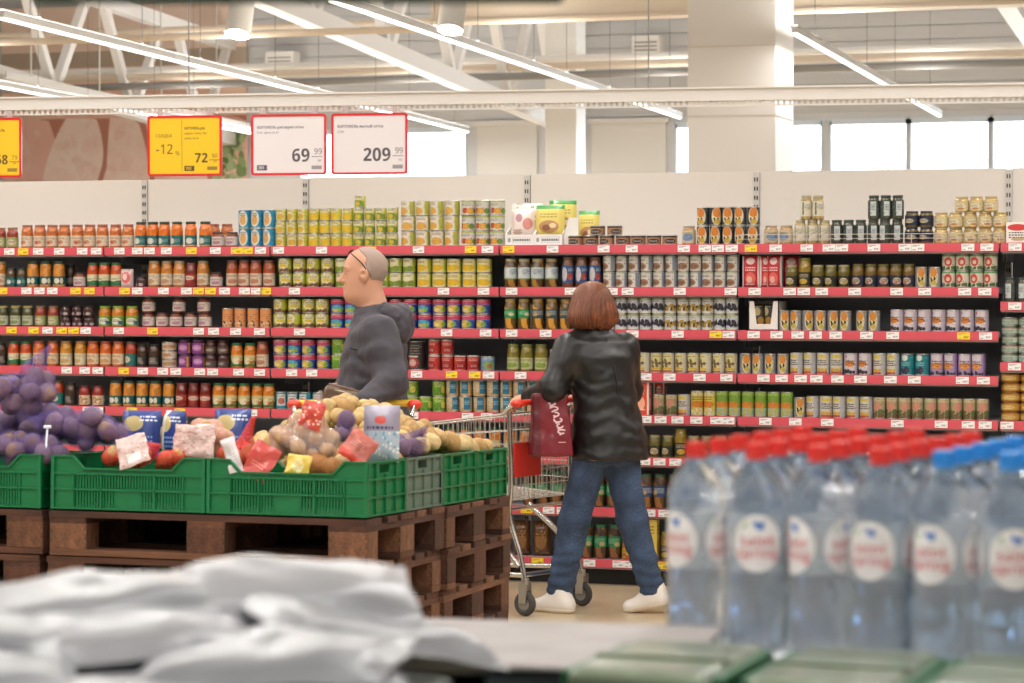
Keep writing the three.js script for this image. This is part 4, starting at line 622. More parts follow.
// ---------------------------------------------------------------- pallets and crates
const PX = -3.0675 - 0.61, PZ = -8.05, PH = 0.815;         // middle and front of the pallet stacks, height of their front edge
const topAt = (dep) => PH - 0.03 * dep;                    // the stacks sag towards the back
{
  const woods = [0, 1, 2, 3].map((k) => { const t = noiseTex(128, (x, y) => { const n = tnoise(x, y, 3, 3), g = tnoise(x * 0.999, (y * 8) % 1, 14, 2); const v = 1 + n * 0.8 + g * 0.8; return [[104, 68, 48], [90, 57, 41], [118, 80, 57], [78, 50, 38]][k].map((q) => clamp(q * v, 12, 230)); }); t.repeat.set(1, 0.35); return mat(0xffffff, 0.85, { map: t, bumpMap: t, bumpScale: 0.002 }); });
  const deckW = [0.145, 0.1, 0.145, 0.1, 0.145], deckZ = [-0.3275, -0.165, 0, 0.165, 0.3275], q = rnd(9);
  const G = { d0: box(1.22, 0.022, 0.145), d1: box(1.22, 0.022, 0.1), st: box(0.145, 0.022, 0.8), b0: box(0.145, 0.092, 0.1), b1: box(0.145, 0.092, 0.145), bt0: box(1.22, 0.022, 0.1), bt1: box(1.22, 0.022, 0.145) };
  const pick = () => woods[Math.floor(q() * 4)];
  const stackAt = (x, back, name, n, what) => {
    for (let i = 0; i < n; i++) {
      const d = back * 0.8 + 0.4, h = (dep) => topAt(dep) * i / n, y = h(d), o = thing('wooden_pallet', `${['bottom', 'second', 'third', 'fourth', 'top'][i]} wooden pallet of the stack ${what}`, 'pallet', [x + (q() - 0.5) * 0.02, y, PZ - d + (q() - 0.5) * 0.01], (q() - 0.5) * 0.012, 'stacked wooden pallets');
      o.rotation.x = -Math.atan((h(0) - h(1))); o.scale.y = topAt(d + 0.4) / n / 0.1592;
      const put = (nm, g, X, Y, Z) => { const m = part(nm, g, pick(), o); m.position.set(X, Y, Z); m.rotation.y = (q() - 0.5) * 0.01; return m; };
      deckZ.forEach((z, k) => put('deck_board', deckW[k] > 0.12 ? G.d0 : G.d1, (q() - 0.5) * 0.012, 0.148, z));
      for (const X of [-0.5375, 0, 0.5375]) { put('cross_board', G.st, X, 0.126, 0); for (const [Z, g] of [[-0.35, G.b0], [0, G.b1], [0.35, G.b0]]) put('block', g, X, 0.069, Z); }
      put('bottom_board', G.bt0, 0, 0.011, -0.35); put('bottom_board', G.bt1, 0, 0.011, 0); put('bottom_board', G.bt0, 0, 0.011, 0.35);
    }
  };
  stackAt(PX, 0, 'a', 5, 'below the front potato crates'); stackAt(PX + 0.01, 1, 'b', 5, 'below the rear potato crates'); stackAt(PX - 1.25, 0, 'c', 5, 'below the purple net bags');
  // crates
  const green = mat(0x0d7343, 0.4, { clearcoat: 0.15 }), greyGreen = mat(0x64796b, 0.45);
  const L = 0.605, D = 0.396, H = 0.19, low = 0.146;
  const long = []; { // long wall in the plane z = 0, cut down in the middle, two rows of slots
    const s = new THREE.Shape([[-L / 2, 0.128], [L / 2, 0.128], [L / 2, H], [L / 2 - 0.085, H], [L / 2 - 0.13, low], [-L / 2 + 0.13, low], [-L / 2 + 0.085, H], [-L / 2, H]].map((p) => new THREE.Vector2(...p)));
    long.push(new THREE.ExtrudeGeometry(s, { depth: 0.004, bevelEnabled: false }));
    for (let x = -L / 2 + 0.09; x < L / 2 - 0.085; x += 0.0115) { if (Math.abs(x) > 0.05) long.push(box(0.006, 0.06, 0.004, x, 0.036, 0.002)); long.push(box(0.006, 0.05, 0.004, x, 0.102, 0.002)); }
    long.push(box(0.1, 0.066, 0.004, 0, 0.036, 0.002), box(0.09, 0.13, 0.004, -L / 2 + 0.045, 0.065, 0.002), box(0.09, 0.13, 0.004, L / 2 - 0.045, 0.065, 0.002));
    for (const y of [0.004, 0.072, 0.128]) long.push(box(L, 0.007, 0.012, 0, y, 0.006));
    for (const x of [-0.3, -0.215, -0.105, 0.105, 0.215, 0.3]) long.push(box(0.006, 0.128, 0.012, x, 0.064, 0.006));
    long.push(box(L - 0.26, 0.006, 0.014, 0, low, 0.007), box(0.085, 0.006, 0.014, -L / 2 + 0.0425, H, 0.007), box(0.085, 0.006, 0.014, L / 2 - 0.0425, H, 0.007));
    for (const s2 of [-1, 1]) { const g = box(0.064, 0.006, 0.014); g.rotateZ(-s2 * -0.79).translate(s2 * (L / 2 - 0.1075), (H + low) / 2, 0.007); long.push(g); }
  }
  const short = []; { // short wall in the plane z = 0
    const hw = 0.05; short.push(box(D, 0.148, 0.004, 0, 0.074, 0.002), box(D / 2 - hw, H - 0.148, 0.004, -(D / 2 + hw) / 2, (H + 0.148) / 2, 0.002), box(D / 2 - hw, H - 0.148, 0.004, (D / 2 + hw) / 2, (H + 0.148) / 2, 0.002), box(2 * hw, 0.012, 0.004, 0, H - 0.006, 0.002));
    for (const y of [0.004, 0.066, 0.128, H - 0.003]) short.push(box(D, 0.007, 0.013, 0, y, 0.0065));
    for (const x of [-0.195, -0.1, 0, 0.1, 0.195]) short.push(box(0.006, x === 0 ? 0.145 : H, 0.013, x, (x === 0 ? 0.145 : H) / 2, 0.0065));
  }
  const gl = merge(long), gs = merge(short), floor = box(L, 0.005, D, 0, 0.003, 0);
  const crate = (x, z, m, label) => {
    const dep = PZ - z, o = thing('produce_crate', label, 'crate', [x, topAt(dep) + 0.002, z], 0, 'green produce crates'); o.rotation.x = -Math.atan(0.03);
    part('long_wall', gl, m, o).position.z = D / 2 - 0.014; const b = part('long_wall', gl, m, o); b.rotation.y = Math.PI; b.position.z = -D / 2 + 0.014;
    for (const s of [-1, 1]) { const w = part('short_wall', gs, m, o); w.rotation.y = s * Math.PI / 2; w.position.x = s * (L / 2 - 0.014); }
    part('crate_floor', floor, m, o);
  };
  const place = ['front', 'second', 'third', 'rear'];
  for (let r = 0; r < 4; r++) for (let c = 0; c < 2; c++) crate(PX + (c - 0.5) * 0.61 + 0.005, PZ - 0.2 - r * 0.4 - 0.004, r === 1 && c === 1 ? greyGreen : green, r === 1 && c === 1 ? 'grey-green crate between the green ones of the potato pallets' : `${place[r]} green crate of the ${c ? 'column by the trolley' : 'column by the purple bags'} on the potato pallets`);
  for (let r = 0; r < 2; r++) for (let c = 0; c < 2; c++) crate(PX - 1.25 + (c - 0.5) * 0.61, PZ - 0.2 - r * 0.4 - 0.004, green, `${place[r]} green crate of the ${c ? 'inner' : 'outer'} column holding purple net bags`);
}
// ---------------------------------------------------------------- potatoes, beets and their bags
const TUBERS = [1, 2, 3].map((k) => { const g = new THREE.SphereGeometry(1, 14, 10), p = g.attributes.position; for (let i = 0; i < p.count; i++) { const v = V(p.getX(i), p.getY(i), p.getZ(i)), n = 1 + 0.1 * noise.noise(v.x * 1.4 + k * 7, v.y * 1.4, v.z * 1.4); v.multiplyScalar(n); p.setXYZ(i, v.x * 1.12, v.y * 0.86, v.z * 0.9); } g.computeVertexNormals(); return g; });
const skinTex = noiseTex(64, (x, y) => { const n = tnoise(x, y, 6, 3); const v = 225 + n * 70; return [v, v * 0.985, v * 0.95]; });
const potatoMats = [0xe6c78c, 0xdcb87c, 0xedd29c, 0xd2aa70].map((c) => mat(c, 0.65, { map: skinTex })), beetMats = [0x8f7270, 0x806464, 0xa0827c].map((c) => mat(c, 0.7, { map: skinTex })), brownMats = [0xa8804c, 0xb48c58].map((c) => mat(c, 0.7, { map: skinTex }));
{
  const netAlpha = (bg, th = 2) => { const n = 32, d = new Uint8Array(n * n * 4); for (let j = 0; j < n; j++) for (let i = 0; i < n; i++) { const l = (i + j) % 16 < th || (i - j + 64) % 16 < th ? 255 : bg; d.set([l, l, l, 255], (j * n + i) * 4); } const t = new THREE.DataTexture(d, n, n); t.magFilter = THREE.LinearFilter; t.wrapS = t.wrapT = THREE.RepeatWrapping; t.repeat.set(55, 55); t.needsUpdate = true; return t; };
  const NA = netAlpha(20), NB = netAlpha(30, 5), net = (c, a = NA) => mat(c, 0.5, { alphaMap: a, transparent: true, side: THREE.DoubleSide });
  const film = mat(0xf3e6e2, 0.12, { transmission: 0.82, thickness: 0, ior: 1.4, clearcoat: 1 });
  const purpleNet = net(0x7460ac), redNet = net(0xe03c2c, NB), pinkNet = net(0xe9b0a0, NB), orangeNet = net(0xd98a4a);
  // n tubers packed in an ellipsoid, a skin drawn round them, gathered to a neck
  function produceBag(name, label, cat, group, pos, size, n, seed, skin, mats, rad, neck, skinName = 'net') {
    const o = thing(name, label, cat, pos, 0, group), q = rnd(seed), pts = [];
    for (let k = 0; k < 4000 && pts.length < n; k++) {
      const p = [q() * 2 - 1, q() * 2 - 1, q() * 2 - 1]; if (Math.hypot(...p) > 1) continue;
      const v = [p[0] * (size[0] - rad), p[1] * (size[1] - rad * 0.9) + size[1], p[2] * (size[2] - rad * 0.9)];
      if (pts.every((u) => Math.hypot(u[0] - v[0], u[1] - v[1], u[2] - v[2]) > rad * 1.62)) pts.push(v);
    }
    for (const v of pts) { const m = part(/beet/.test(name) ? 'beet' : 'potato', TUBERS[Math.floor(q() * 3)], mats[Math.floor(q() * mats.length)], o); m.position.set(...v); m.rotation.set(q() * 6, q() * 6, q() * 6); m.scale.setScalar(rad * (0.88 + q() * 0.2)); }
    const R1 = rad * 1.0 + 0.004, f = (x, y, z) => { let d = 9; for (const v of pts) d = smin(d, Math.hypot(x - v[0], y - v[1], z - v[2]) - R1, 0.022); return neck ? smin(d, cap(x, y, z, neck[0], neck[1], rad * 0.9, 0.012), 0.05) : d; };
    const e = 0.09, lo = [-size[0] - e, -0.03, -size[2] - e], hi = [size[0] + e, size[1] * 2 + e, size[2] + e];
    if (neck) for (const v of neck) for (let a = 0; a < 3; a++) { lo[a] = Math.min(lo[a], v[a] - 0.05); hi[a] = Math.max(hi[a], v[a] + 0.05); }
    part(skinName, polygonize(f, lo, hi, 0.013), skin, o); return o;
  }
  // purple nets
  const PB = 'purple net bags of beets';
  produceBag('beet_bag', 'topmost purple net bag of beets with its gathered end up', 'net bag', PB, [-4.5, 1.13, -8.28], [0.16, 0.1, 0.14], 22, 3, purpleNet, beetMats, 0.04, [[0.03, 0.18, 0], [0.1, 0.26, 0]]);
  produceBag('beet_bag', 'purple net bag of beets just below the topmost one', 'net bag', PB, [-4.29, 1.03, -8.3], [0.15, 0.08, 0.12], 18, 4, purpleNet, beetMats, 0.038, [[-0.08, 0.08, 0.06], [-0.14, 0.1, 0.12]]);
  produceBag('beet_bag', 'purple net bag of beets lying along the crate front', 'net bag', PB, [-4.42, 0.94, -8.17], [0.19, 0.075, 0.1], 20, 5, purpleNet, beetMats, 0.038);
  produceBag('beet_bag', 'purple net bag tapering towards the blue potato bags', 'net bag', PB, [-4.2, 0.99, -8.32], [0.15, 0.075, 0.1], 16, 6, purpleNet, beetMats, 0.037, [[0.1, 0.05, 0.02], [0.26, 0.0, 0.03]]);
  produceBag('beet_bag', 'purple net bag at the picture edge low in the crate', 'net bag', PB, [-4.66, 0.95, -8.2], [0.16, 0.09, 0.12], 18, 7, purpleNet, beetMats, 0.04);
  produceBag('beet_bag', 'purple net bag in the crate behind the others', 'net bag', PB, [-4.66, 0.95, -8.55], [0.24, 0.12, 0.14], 26, 8, purpleNet, beetMats, 0.042);
  solo('price_tie', [bar(V(-4.335, 1.10, -8.14), V(-4.32, 1.03, -8.1), 0.004), rbox(0.025, 0.012, 0.02, 0.004, -4.335, 1.105, -8.14)], mat(0xe6eef5, 0.4), 'white plastic tie closing a purple net bag', 'tie');
  // potato bags on the front crates
  const PO = 'bags of potatoes on the front crates';
  produceBag('potato_bag', 'red net bag at the outer end of the front crate', 'net bag', PO, [-4.03, 0.945, -8.18], [0.11, 0.05, 0.08], 9, 11, redNet, potatoMats, 0.03, [[0.06, 0.07, 0], [0.12, 0.1, 0]]);
  produceBag('potato_bag', 'red net bag leaning on the pale pink bag', 'net bag', PO, [-3.86, 0.945, -8.18], [0.09, 0.05, 0.08], 8, 12, redNet, potatoMats, 0.03);
  produceBag('potato_bag', 'pale pink net bag behind the red net bags', 'net bag', PO, [-3.79, 0.96, -8.33], [0.12, 0.09, 0.09], 14, 13, pinkNet, potatoMats, 0.032);
  produceBag('potato_bag', 'red net bag with gathered top over the crate joint', 'net bag', PO, [-3.61, 0.945, -8.2], [0.085, 0.06, 0.08], 9, 14, redNet, potatoMats, 0.03, [[0.02, 0.1, 0], [0.05, 0.2, -0.02]]);
  produceBag('potato_bag', 'largest clear-and-pink potato bag in the middle', 'net bag', PO, [-3.37, 0.95, -8.24], [0.15, 0.11, 0.1], 26, 15, film, potatoMats, 0.033, [[0.04, 0.2, 0], [0.06, 0.29, 0]], 'plastic_film');
  produceBag('potato_bag', 'orange-brown net bag of three large potatoes', 'net bag', PO, [-3.245, 0.93, -8.17], [0.1, 0.06, 0.07], 6, 16, orangeNet, brownMats, 0.042);
  produceBag('potato_bag', 'purple net bag of potatoes beside the clear bag', 'net bag', PO, [-3.245, 0.98, -8.34], [0.06, 0.1, 0.07], 9, 17, purpleNet, beetMats, 0.032);
  produceBag('potato_bag', 'purple net bag on the grey-green crate', 'net bag', PO, [-3.14, 0.97, -8.62], [0.09, 0.06, 0.1], 10, 18, purpleNet, beetMats, 0.034, [[0.05, 0.08, 0], [0.1, 0.13, 0.02]]);
  // printed blue bags and labels
  const blueBag = (k) => print('#23408c', (c, r) => { blob(c, 34, 40, 26, 22, k ? '#d9c27c' : '#c9b478'); lines(c, 14, 74, 70, 3, '#8fa4d8', r, 6); lines(c, 50, 18, 40, 2, '#dfe4f0', r); if (k) { c.fillStyle = '#e6e4e0'; c.fillRect(0, 0, 30, 128); } });
  const bp = (label, x, y, z, w, h, tex, turn, tilt) => pouch('printed_potato_bag', label, 'bag', [x, y, z], w, h, 0.07, tex, turn, tilt);
  bp('printed dark blue potato bag standing beside the purple nets', -4.15, 0.98, -8.52, 0.15, 0.17, blueBag(0), 0.1, -0.15);
  bp('printed blue-and-white potato bag turned sideways', -4.02, 0.98, -8.53, 0.1, 0.17, blueBag(1), -0.35, -0.1);
  bp('printed dark blue potato bag by the potato heap', -3.79, 0.98, -8.55, 0.14, 0.18, blueBag(0), 0.15, -0.15);
  pouch('printed_potato_bag', 'clear blue-white bag with red print above the crate corner', 'bag', [-3.135, 0.985, -8.38], 0.135, 0.205, 0.05, print('#b9c6d2', (c, r) => { c.fillStyle = '#9d97ab'; c.fillRect(0, 0, 96, 58); blob(c, 50, 34, 16, 9, '#d84a40'); lines(c, 14, 48, 70, 1, '#4a4466', r, 6); for (let i = 0; i < 60; i++) blob(c, r() * 96, 60 + r() * 68, 3, 2 + r() * 3, ['#9fc3d8', '#e6eef2', '#7fa8c4'][i % 3]); }), 0.05, -0.1);
  const crumple = (g, k) => { const p = g.attributes.position; for (let i = 0; i < p.count; i++) { const a = p.getX(i), b = p.getY(i); p.setXYZ(i, a * (1 + 0.12 * noise.noise(b * 25, k, 0)), b * (1 + 0.1 * noise.noise(a * 25, k, 3)), p.getZ(i) + 0.016 * noise.noise(a * 18 + k, b * 18, 1) + 0.006 * noise.noise(a * 50 + k, b * 50, 1)); } g.computeVertexNormals(); return g; };
  const card = (label, x, y, z, w, h, c, turn, tilt, roll) => { const o = solo('bag_label', remap(crumple(pillow(w, h, 0.014, 12, 0.02).translate(0, -h / 2, 0), x * 31), c), FOIL, label, 'label'); o.position.set(x, y, z); o.rotation.set(tilt, turn, roll, 'YXZ'); };
  const pinkCard = print('#d9bdb8', (c, r) => { for (let i = 0; i < 60; i++) blob(c, r() * 96, r() * 128, 2 + r() * 4, 2 + r() * 3, ['#d9b2b0', '#e6d2cc', '#c08c86'][i % 3]); c.fillStyle = '#f3f0ee'; c.fillRect(26, 78, 44, 34); });
  card('pink-and-white paper label on the outer red net bag', -3.97, 1.03, -8.09, 0.11, 0.12, pinkCard, 0.1, -0.5, 0.35);
  card('pale speckled label panel on the pale pink net bag', -3.79, 1.06, -8.22, 0.16, 0.12, print('#d6b8b0', (c, r) => { for (let i = 0; i < 120; i++) blob(c, r() * 96, r() * 128, 2 + r() * 3, 2 + r() * 3, ['#d4b0a8', '#e6d0ca', '#bd8c84'][i % 3]); }), 0.05, -0.25, 0);
  card('white label on the red net bag over the crate joint', -3.585, 1.02, -8.09, 0.05, 0.13, print('#d9d0d2', (c, r) => lines(c, 20, 60, 56, 3, '#b9b2b4', r)), 0.2, -0.3, 0.35);
  card('coral red label between two potato bags', -3.475, 1.0, -8.09, 0.1, 0.13, print('#cf4f4a', (c, r) => lines(c, 20, 70, 56, 2, '#f0948c', r)), 0.1, -0.2, -0.5);
  card('yellow label on the largest clear potato bag', -3.33, 0.99, -8.085, 0.09, 0.075, print('#e2c452', (c, r) => { blob(c, 48, 64, 26, 40, '#f3e9b0'); lines(c, 24, 30, 50, 4, '#d9ae30', r); }), 0.05, -0.25, -0.12);
  card('red-and-white potato picture in the neck of the largest bag', -3.325, 1.16, -8.2, 0.085, 0.1, print('#cf4a3c', (c, r) => { for (let i = 0; i < 30; i++) blob(c, r() * 96, r() * 128, 6, 5, ['#e8a08c', '#f0d0c0', '#b8352c'][i % 3]); }), 0, -0.2, -0.2);
  card('brick red label leaning by the clear blue-white bag', -3.145, 1.05, -8.18, 0.11, 0.11, print('#c4685a', (c, r) => { c.fillStyle = '#d84434'; c.fillRect(0, 96, 96, 32); lines(c, 20, 40, 50, 3, '#d8988c', r); }), 0.1, -0.35, -0.6);
  // loose potatoes: a heap over the rear crates
  const q = rnd(21), put = (x, y, z, label, group) => { const m = shadow(new THREE.Mesh(TUBERS[Math.floor(q() * 3)], potatoMats[Math.floor(q() * 4)])); m.name = numbered('potato'); m.userData = { label, category: 'potato', group }; m.position.set(x, y, z); m.rotation.set(q() * 6, q() * 6, q() * 6); m.scale.setScalar(0.031 + q() * 0.01); scene.add(m); };
  const hill = (x, z) => 0.93 + 0.245 * Math.exp(-(((x + 3.5) / 0.32) ** 2) - ((z + 8.95) / 0.34) ** 2) + 0.05 * Math.exp(-(((x + 3.15) / 0.2) ** 2)) ;
  for (let z = -9.6; z < -8.46; z += 0.057) for (let x = -3.95; x < -3.09; x += 0.062) {
    const X = x + (q() - 0.5) * 0.03, Z = z + (q() - 0.5) * 0.03; if (x < -3.72 && z > -8.62 || x > -3.2 && z > -8.5 || q() < 0.1) continue;
    put(X, hill(X, Z) - 0.02 + q() * 0.012, Z, 'loose pale potato in the heap on the potato pallets', 'loose potatoes in the heap');
  }
  for (const [x, z] of [[-4.2, -8.75], [-4.13, -8.72], [-4.06, -8.78], [-3.98, -8.74], [-4.22, -8.68], [-4.15, -8.82], [-3.9, -8.7]]) put(x, 1.035 + q() * 0.03, z, 'loose brown potato behind the blue printed bags', 'loose potatoes behind the blue bags');
  const bed = rnd(3); for (let i = 0; i < 40; i++) { const x = -4.24 + bed() * 0.5, z = -8.5 - bed() * 1.05; put(x, 0.97 + bed() * 0.03, z, 'loose brown potato behind the blue printed bags', 'loose potatoes behind the blue bags'); }
}
// ---------------------------------------------------------------- trolleys
function trolley(label, pos, turn, gripMat, endMat) {
  const o = thing('shopping_trolley', label, 'trolley', pos, turn), W = 0.5, wf = 0.36, L = 0.82;
  // local frame: pushes towards +z, handle over z = 0
  const P = (u, v, w) => { const hw = (W + (wf - W) * w) / 2; return V(u * hw, v, 0.06 + w * L); };       // u -1..1 across, w 0..1 along
  const top = (w) => 0.99 - 0.1 * w, bot = (w) => 0.56 + 0.06 * w;
  const panel = (name, bars) => part(name, bars, M.wire, o);
  for (const s of [-1, 1]) { const b = []; for (let i = 0; i <= 26; i++) { const w = i / 26; b.push(bar(P(s, bot(w), w), P(s, top(w), w), 0.0022, 5)); } for (let j = 0; j <= 5; j++) { const t = j / 5, r = j === 5 || j === 0 ? 0.005 : 0.0026; b.push(bar(P(s, bot(0) + (top(0) - bot(0)) * t, 0), P(s, bot(1) + (top(1) - bot(1)) * t, 1), r, 6)); } panel('basket_side', b); }
  { const b = []; for (let i = 0; i <= 12; i++) { const u = i / 6 - 1; b.push(bar(P(u, bot(1), 1), P(u, top(1), 1), 0.0022, 5)); } for (let j = 0; j <= 5; j++) { const y = bot(1) + (top(1) - bot(1)) * j / 5; b.push(bar(P(-1, y, 1), P(1, y, 1), j === 5 ? 0.005 : 0.0026, 6)); } panel('basket_front', b); }
  { const b = []; for (let i = 0; i <= 16; i++) { const u = i / 8 - 1; b.push(bar(P(u, bot(0), 0), P(u, top(0), 0), 0.0022, 5)); } for (let j = 0; j <= 6; j++) { const y = bot(0) + (top(0) - bot(0)) * j / 6; b.push(bar(P(-1, y, 0), P(1, y, 0), j === 6 ? 0.005 : 0.0026, 6)); } panel('basket_back', b); }
  { const b = []; for (let i = 0; i <= 12; i++) { const u = i / 6 - 1; b.push(bar(P(u, bot(0), 0), P(u, bot(1), 1), 0.0024, 5)); } for (let j = 0; j <= 14; j++) { const w = j / 14; b.push(bar(P(-1, bot(w), w), P(1, bot(w), w), 0.0024, 5)); } panel('basket_floor', b); }
  part('seat_flap', rbox(0.22, 0.17, 0.008, 0.003, 0.12, 0.76, 0.045), mat(0xd8362c, 0.4, { clearcoat: 0.4 }), o, 'red plastic child seat flap');
  const h = part('handle', bar(V(-0.26, 1.045, -0.02), V(0.26, 1.045, -0.02), 0.0155, 14), gripMat, o);
  for (const s of [-1, 1]) { part('handle_end', new THREE.SphereGeometry(0.024, 14, 10).scale(1.4, 0.95, 1.3).translate(s * 0.265, 1.04, 0), endMat, h); part('handle_arm', tube([V(s * 0.262, 1.04, 0), V(s * 0.26, 1.02, 0.05), V(s * 0.25, 0.99, 0.1)], 0.011, 8, 8), M.chrome, h); }
  for (const s of [-1, 1]) part('frame', [tube([V(s * 0.25, 1.0, 0.06), V(s * 0.25, 0.6, 0.05), V(s * 0.25, 0.5, 0.06), V(s * 0.24, 0.3, 0.0), V(s * 0.24, 0.17, -0.03)], 0.013, 20, 8), tube([V(s * 0.24, 0.5, 0.3), V(s * 0.25, 0.36, 0.12), V(s * 0.245, 0.24, 0.0)], 0.015, 14, 8), bar(V(s * 0.24, 0.2, -0.02), V(s * 0.18, 0.17, 0.72), 0.013, 8), bar(V(s * 0.2, 0.58, 0.75), V(s * 0.185, 0.17, 0.72), 0.012, 8)], M.chrome, o);
  part('cross_bar', [bar(V(-0.24, 0.2, -0.02), V(0.24, 0.2, -0.02), 0.012, 8), bar(V(-0.18, 0.17, 0.72), V(0.18, 0.17, 0.72), 0.012, 8), bar(V(-0.25, 0.52, 0.06), V(0.25, 0.52, 0.06), 0.01, 8)], M.chrome, o);
  for (const [x, z] of [[-0.24, -0.03], [0.24, -0.03], [-0.18, 0.7], [0.18, 0.7]]) {
    const c = part('caster_fork', [box(0.006, 0.1, 0.045, x - 0.022, 0.115, z), box(0.006, 0.1, 0.045, x + 0.022, 0.115, z), cyl(0.02, 0.02, 0.03, 12, x, 0.155, z)], M.steel, o);
    part('wheel', new THREE.TorusGeometry(0.044, 0.018, 10, 22).rotateY(Math.PI / 2).translate(x, 0.062, z), M.rubber, c); part('hub', cyl(0.034, 0.034, 0.026, 16).rotateZ(Math.PI / 2).translate(x + 0.013, 0.062, z), mat(0x8c8a86, 0.5), c);
  }
  return o;
}
const GRIP_RED = mat(0xe23a22, 0.35, { clearcoat: 0.5 }), GRIP_YELLOW = mat(0xf2c232, 0.35, { clearcoat: 0.5 });

// ---------------------------------------------------------------- people
{
  const skin = mat(0xd9a184, 0.55, { sheen: 0.3, sheenRoughness: 0.6 });
  const cloth = (seed, f, amp) => { const t = noiseTex(128, (x, y) => { const n = tnoise(x, y, f, 3); const v = 128 + n * amp; return [v, v, v]; }, false); return t; };
  const weave = cloth(1, 30, 120), creases = cloth(2, 6, 150); weave.repeat.set(9, 9); creases.repeat.set(2.2, 2.2);
  // a hand as tapered capsules: palm, four fingers of unequal length bent at the knuckles, thumb at the side of the palm
  function hand(w, f, n, curl, thumbSide) {
    const F = V(...f).normalize(), N = V(...n).addScaledVector(F, -V(...n).dot(F)).normalize(), S = F.clone().cross(N).multiplyScalar(thumbSide), W0 = V(...w), out = [];
    const at = (a, b, c) => W0.clone().addScaledVector(F, a).addScaledVector(S, b).addScaledVector(N, c).toArray();
    const K = [[0.088, 0.03], [0.092, 0.01], [0.088, -0.01], [0.08, -0.028]], len = [0.072, 0.08, 0.075, 0.058];
    K.forEach(([a, b], i) => {
      out.push([at(0.0, b * 0.55, 0), at(a, b, 0), 0.019, 0.0125]);
      let p = W0.clone().addScaledVector(F, a).addScaledVector(S, b), ang = 0;
      [0.45, 0.3, 0.25].forEach((q, j) => { ang += curl[j]; const d = F.clone().multiplyScalar(Math.cos(ang)).addScaledVector(N, Math.sin(ang)), e = p.clone().addScaledVector(d, len[i] * q); out.push([p.toArray(), e.toArray(), 0.0095 - j * 0.0008, 0.0087 - j * 0.0008]); p = e; });
    });
    const t0 = at(0.025, 0.03, 0.006), t1 = at(0.055, 0.05, 0.02), t2 = at(0.08, 0.048, 0.04); out.push([at(0.01, 0.012, 0), t0, 0.018, 0.014], [t0, t1, 0.013, 0.011], [t1, t2, 0.011, 0.009]);
    return out;
  }
  const capsF = (list, k) => (x, y, z) => { let d = 9; for (const c of list) d = smin(d, cap(x, y, z, c[0], c[1], c[2], c[3]), k); return d; };
  // a head: local frame with the face towards +z, turned by yaw and put at c
  function headF(c, yaw, heavy) {
    const cs = Math.cos(yaw), sn = Math.sin(yaw);
    return (X, Y, Z) => {
      const dx = X - c[0], y = Y - c[1], dz = Z - c[2], x = dx * cs - dz * sn, z = dx * sn + dz * cs, ax = Math.abs(x);
      let d = ell(x, y, z, [0, 0.032, -0.012], [0.078, 0.094, 0.1]);
      d = smin(d, ell(x, y, z, [0, -0.045, 0.02], [0.062 + heavy * 0.008, 0.074, 0.066]), 0.03);
      d = smin(d, Math.hypot(x, y + 0.098, z - 0.066) - 0.021, 0.025);
      if (heavy) d = smin(d, ell(x, y, z, [0, -0.1, 0.02], [0.062, 0.04, 0.055]), 0.03);
      d = smin(d, cap(x, y, z, [0, 0.012, 0.084], [0, -0.028, 0.106], 0.008, 0.013), 0.015);
      d = smin(d, cap(ax, y, z, [0, -0.03, 0.092], [0.014, -0.032, 0.088], 0.008, 0.007), 0.01);
      d = smin(d, cap(ax, y, z, [0.012, 0.03, 0.08], [0.042, 0.028, 0.066], 0.011, 0.009), 0.014);
      d = Math.max(d, -(Math.hypot(ax - 0.032, (y - 0.006) * 1.3, z - 0.088) - 0.014));
      d = smin(d, Math.hypot(ax - 0.03, y - 0.005, z - 0.07) - 0.0125, 0.004);
      d = smin(d, cap(ax, y, z, [0, -0.057, 0.09], [0.022, -0.061, 0.078], 0.0075, 0.004), 0.006);
      d = smin(d, cap(ax, y, z, [0, -0.072, 0.088], [0.018, -0.07, 0.077], 0.0075, 0.004), 0.005);
      d = smin(d, Math.max(ell(ax, y, z, [0.08, -0.002, -0.008], [0.014, 0.033, 0.021]), -(Math.hypot(ax - 0.094, y - 0.004, z + 0.004) - 0.012)), 0.01);
      return d;
    };
  }
  const fold = (x, y, z, a, f) => a * (noise.noise(x * f, y * f * 0.8, z * f) + 0.5 * noise.noise(x * f * 2.3 + 5, y * f * 2.6, z * f * 2.3));
  const shoe = (p, heel, toe, lift, up) => { // last of a trainer between heel and toe points
    return (x, y, z) => { let d = cap(x, y, z, [heel[0], heel[1] + 0.035, heel[2]], [toe[0], toe[1] + 0.028, toe[2]], 0.044, 0.036); const mid = [heel[0] * 0.78 + toe[0] * 0.22, heel[1] + 0.06, heel[2] * 0.78 + toe[2] * 0.22]; d = smin(d, cap(x, y, z, mid, [mid[0], mid[1] + up, mid[2]], 0.045, 0.048), 0.06); d = smin(d, cap(x, y, z, [mid[0], mid[1] + up * 0.5, mid[2]], [heel[0] * 0.35 + toe[0] * 0.65, toe[1] + 0.05, heel[2] * 0.35 + toe[2] * 0.65], 0.042, 0.03), 0.03); const u = clamp(((x - heel[0]) * (toe[0] - heel[0]) + (z - heel[2]) * (toe[2] - heel[2])) / ((toe[0] - heel[0]) ** 2 + (toe[2] - heel[2]) ** 2), -0.3, 1.3), fl = heel[1] + (toe[1] - heel[1]) * u; return p === 'sole' ? Math.max(d - 0.004, y - fl - 0.022, fl - y) : Math.max(d, fl + 0.018 - y); };
  };
  const bounds = (pts, e) => [[0, 1, 2].map((a) => Math.min(...pts.map((p) => p[a])) - e), [0, 1, 2].map((a) => Math.max(...pts.map((p) => p[a])) + e)];
  const capsGeo = (list, k, cell) => { const b = bounds(list.flatMap((c) => [c[0], c[1]]), 0.03); return polygonize(capsF(list, k), b[0], b[1], cell); };

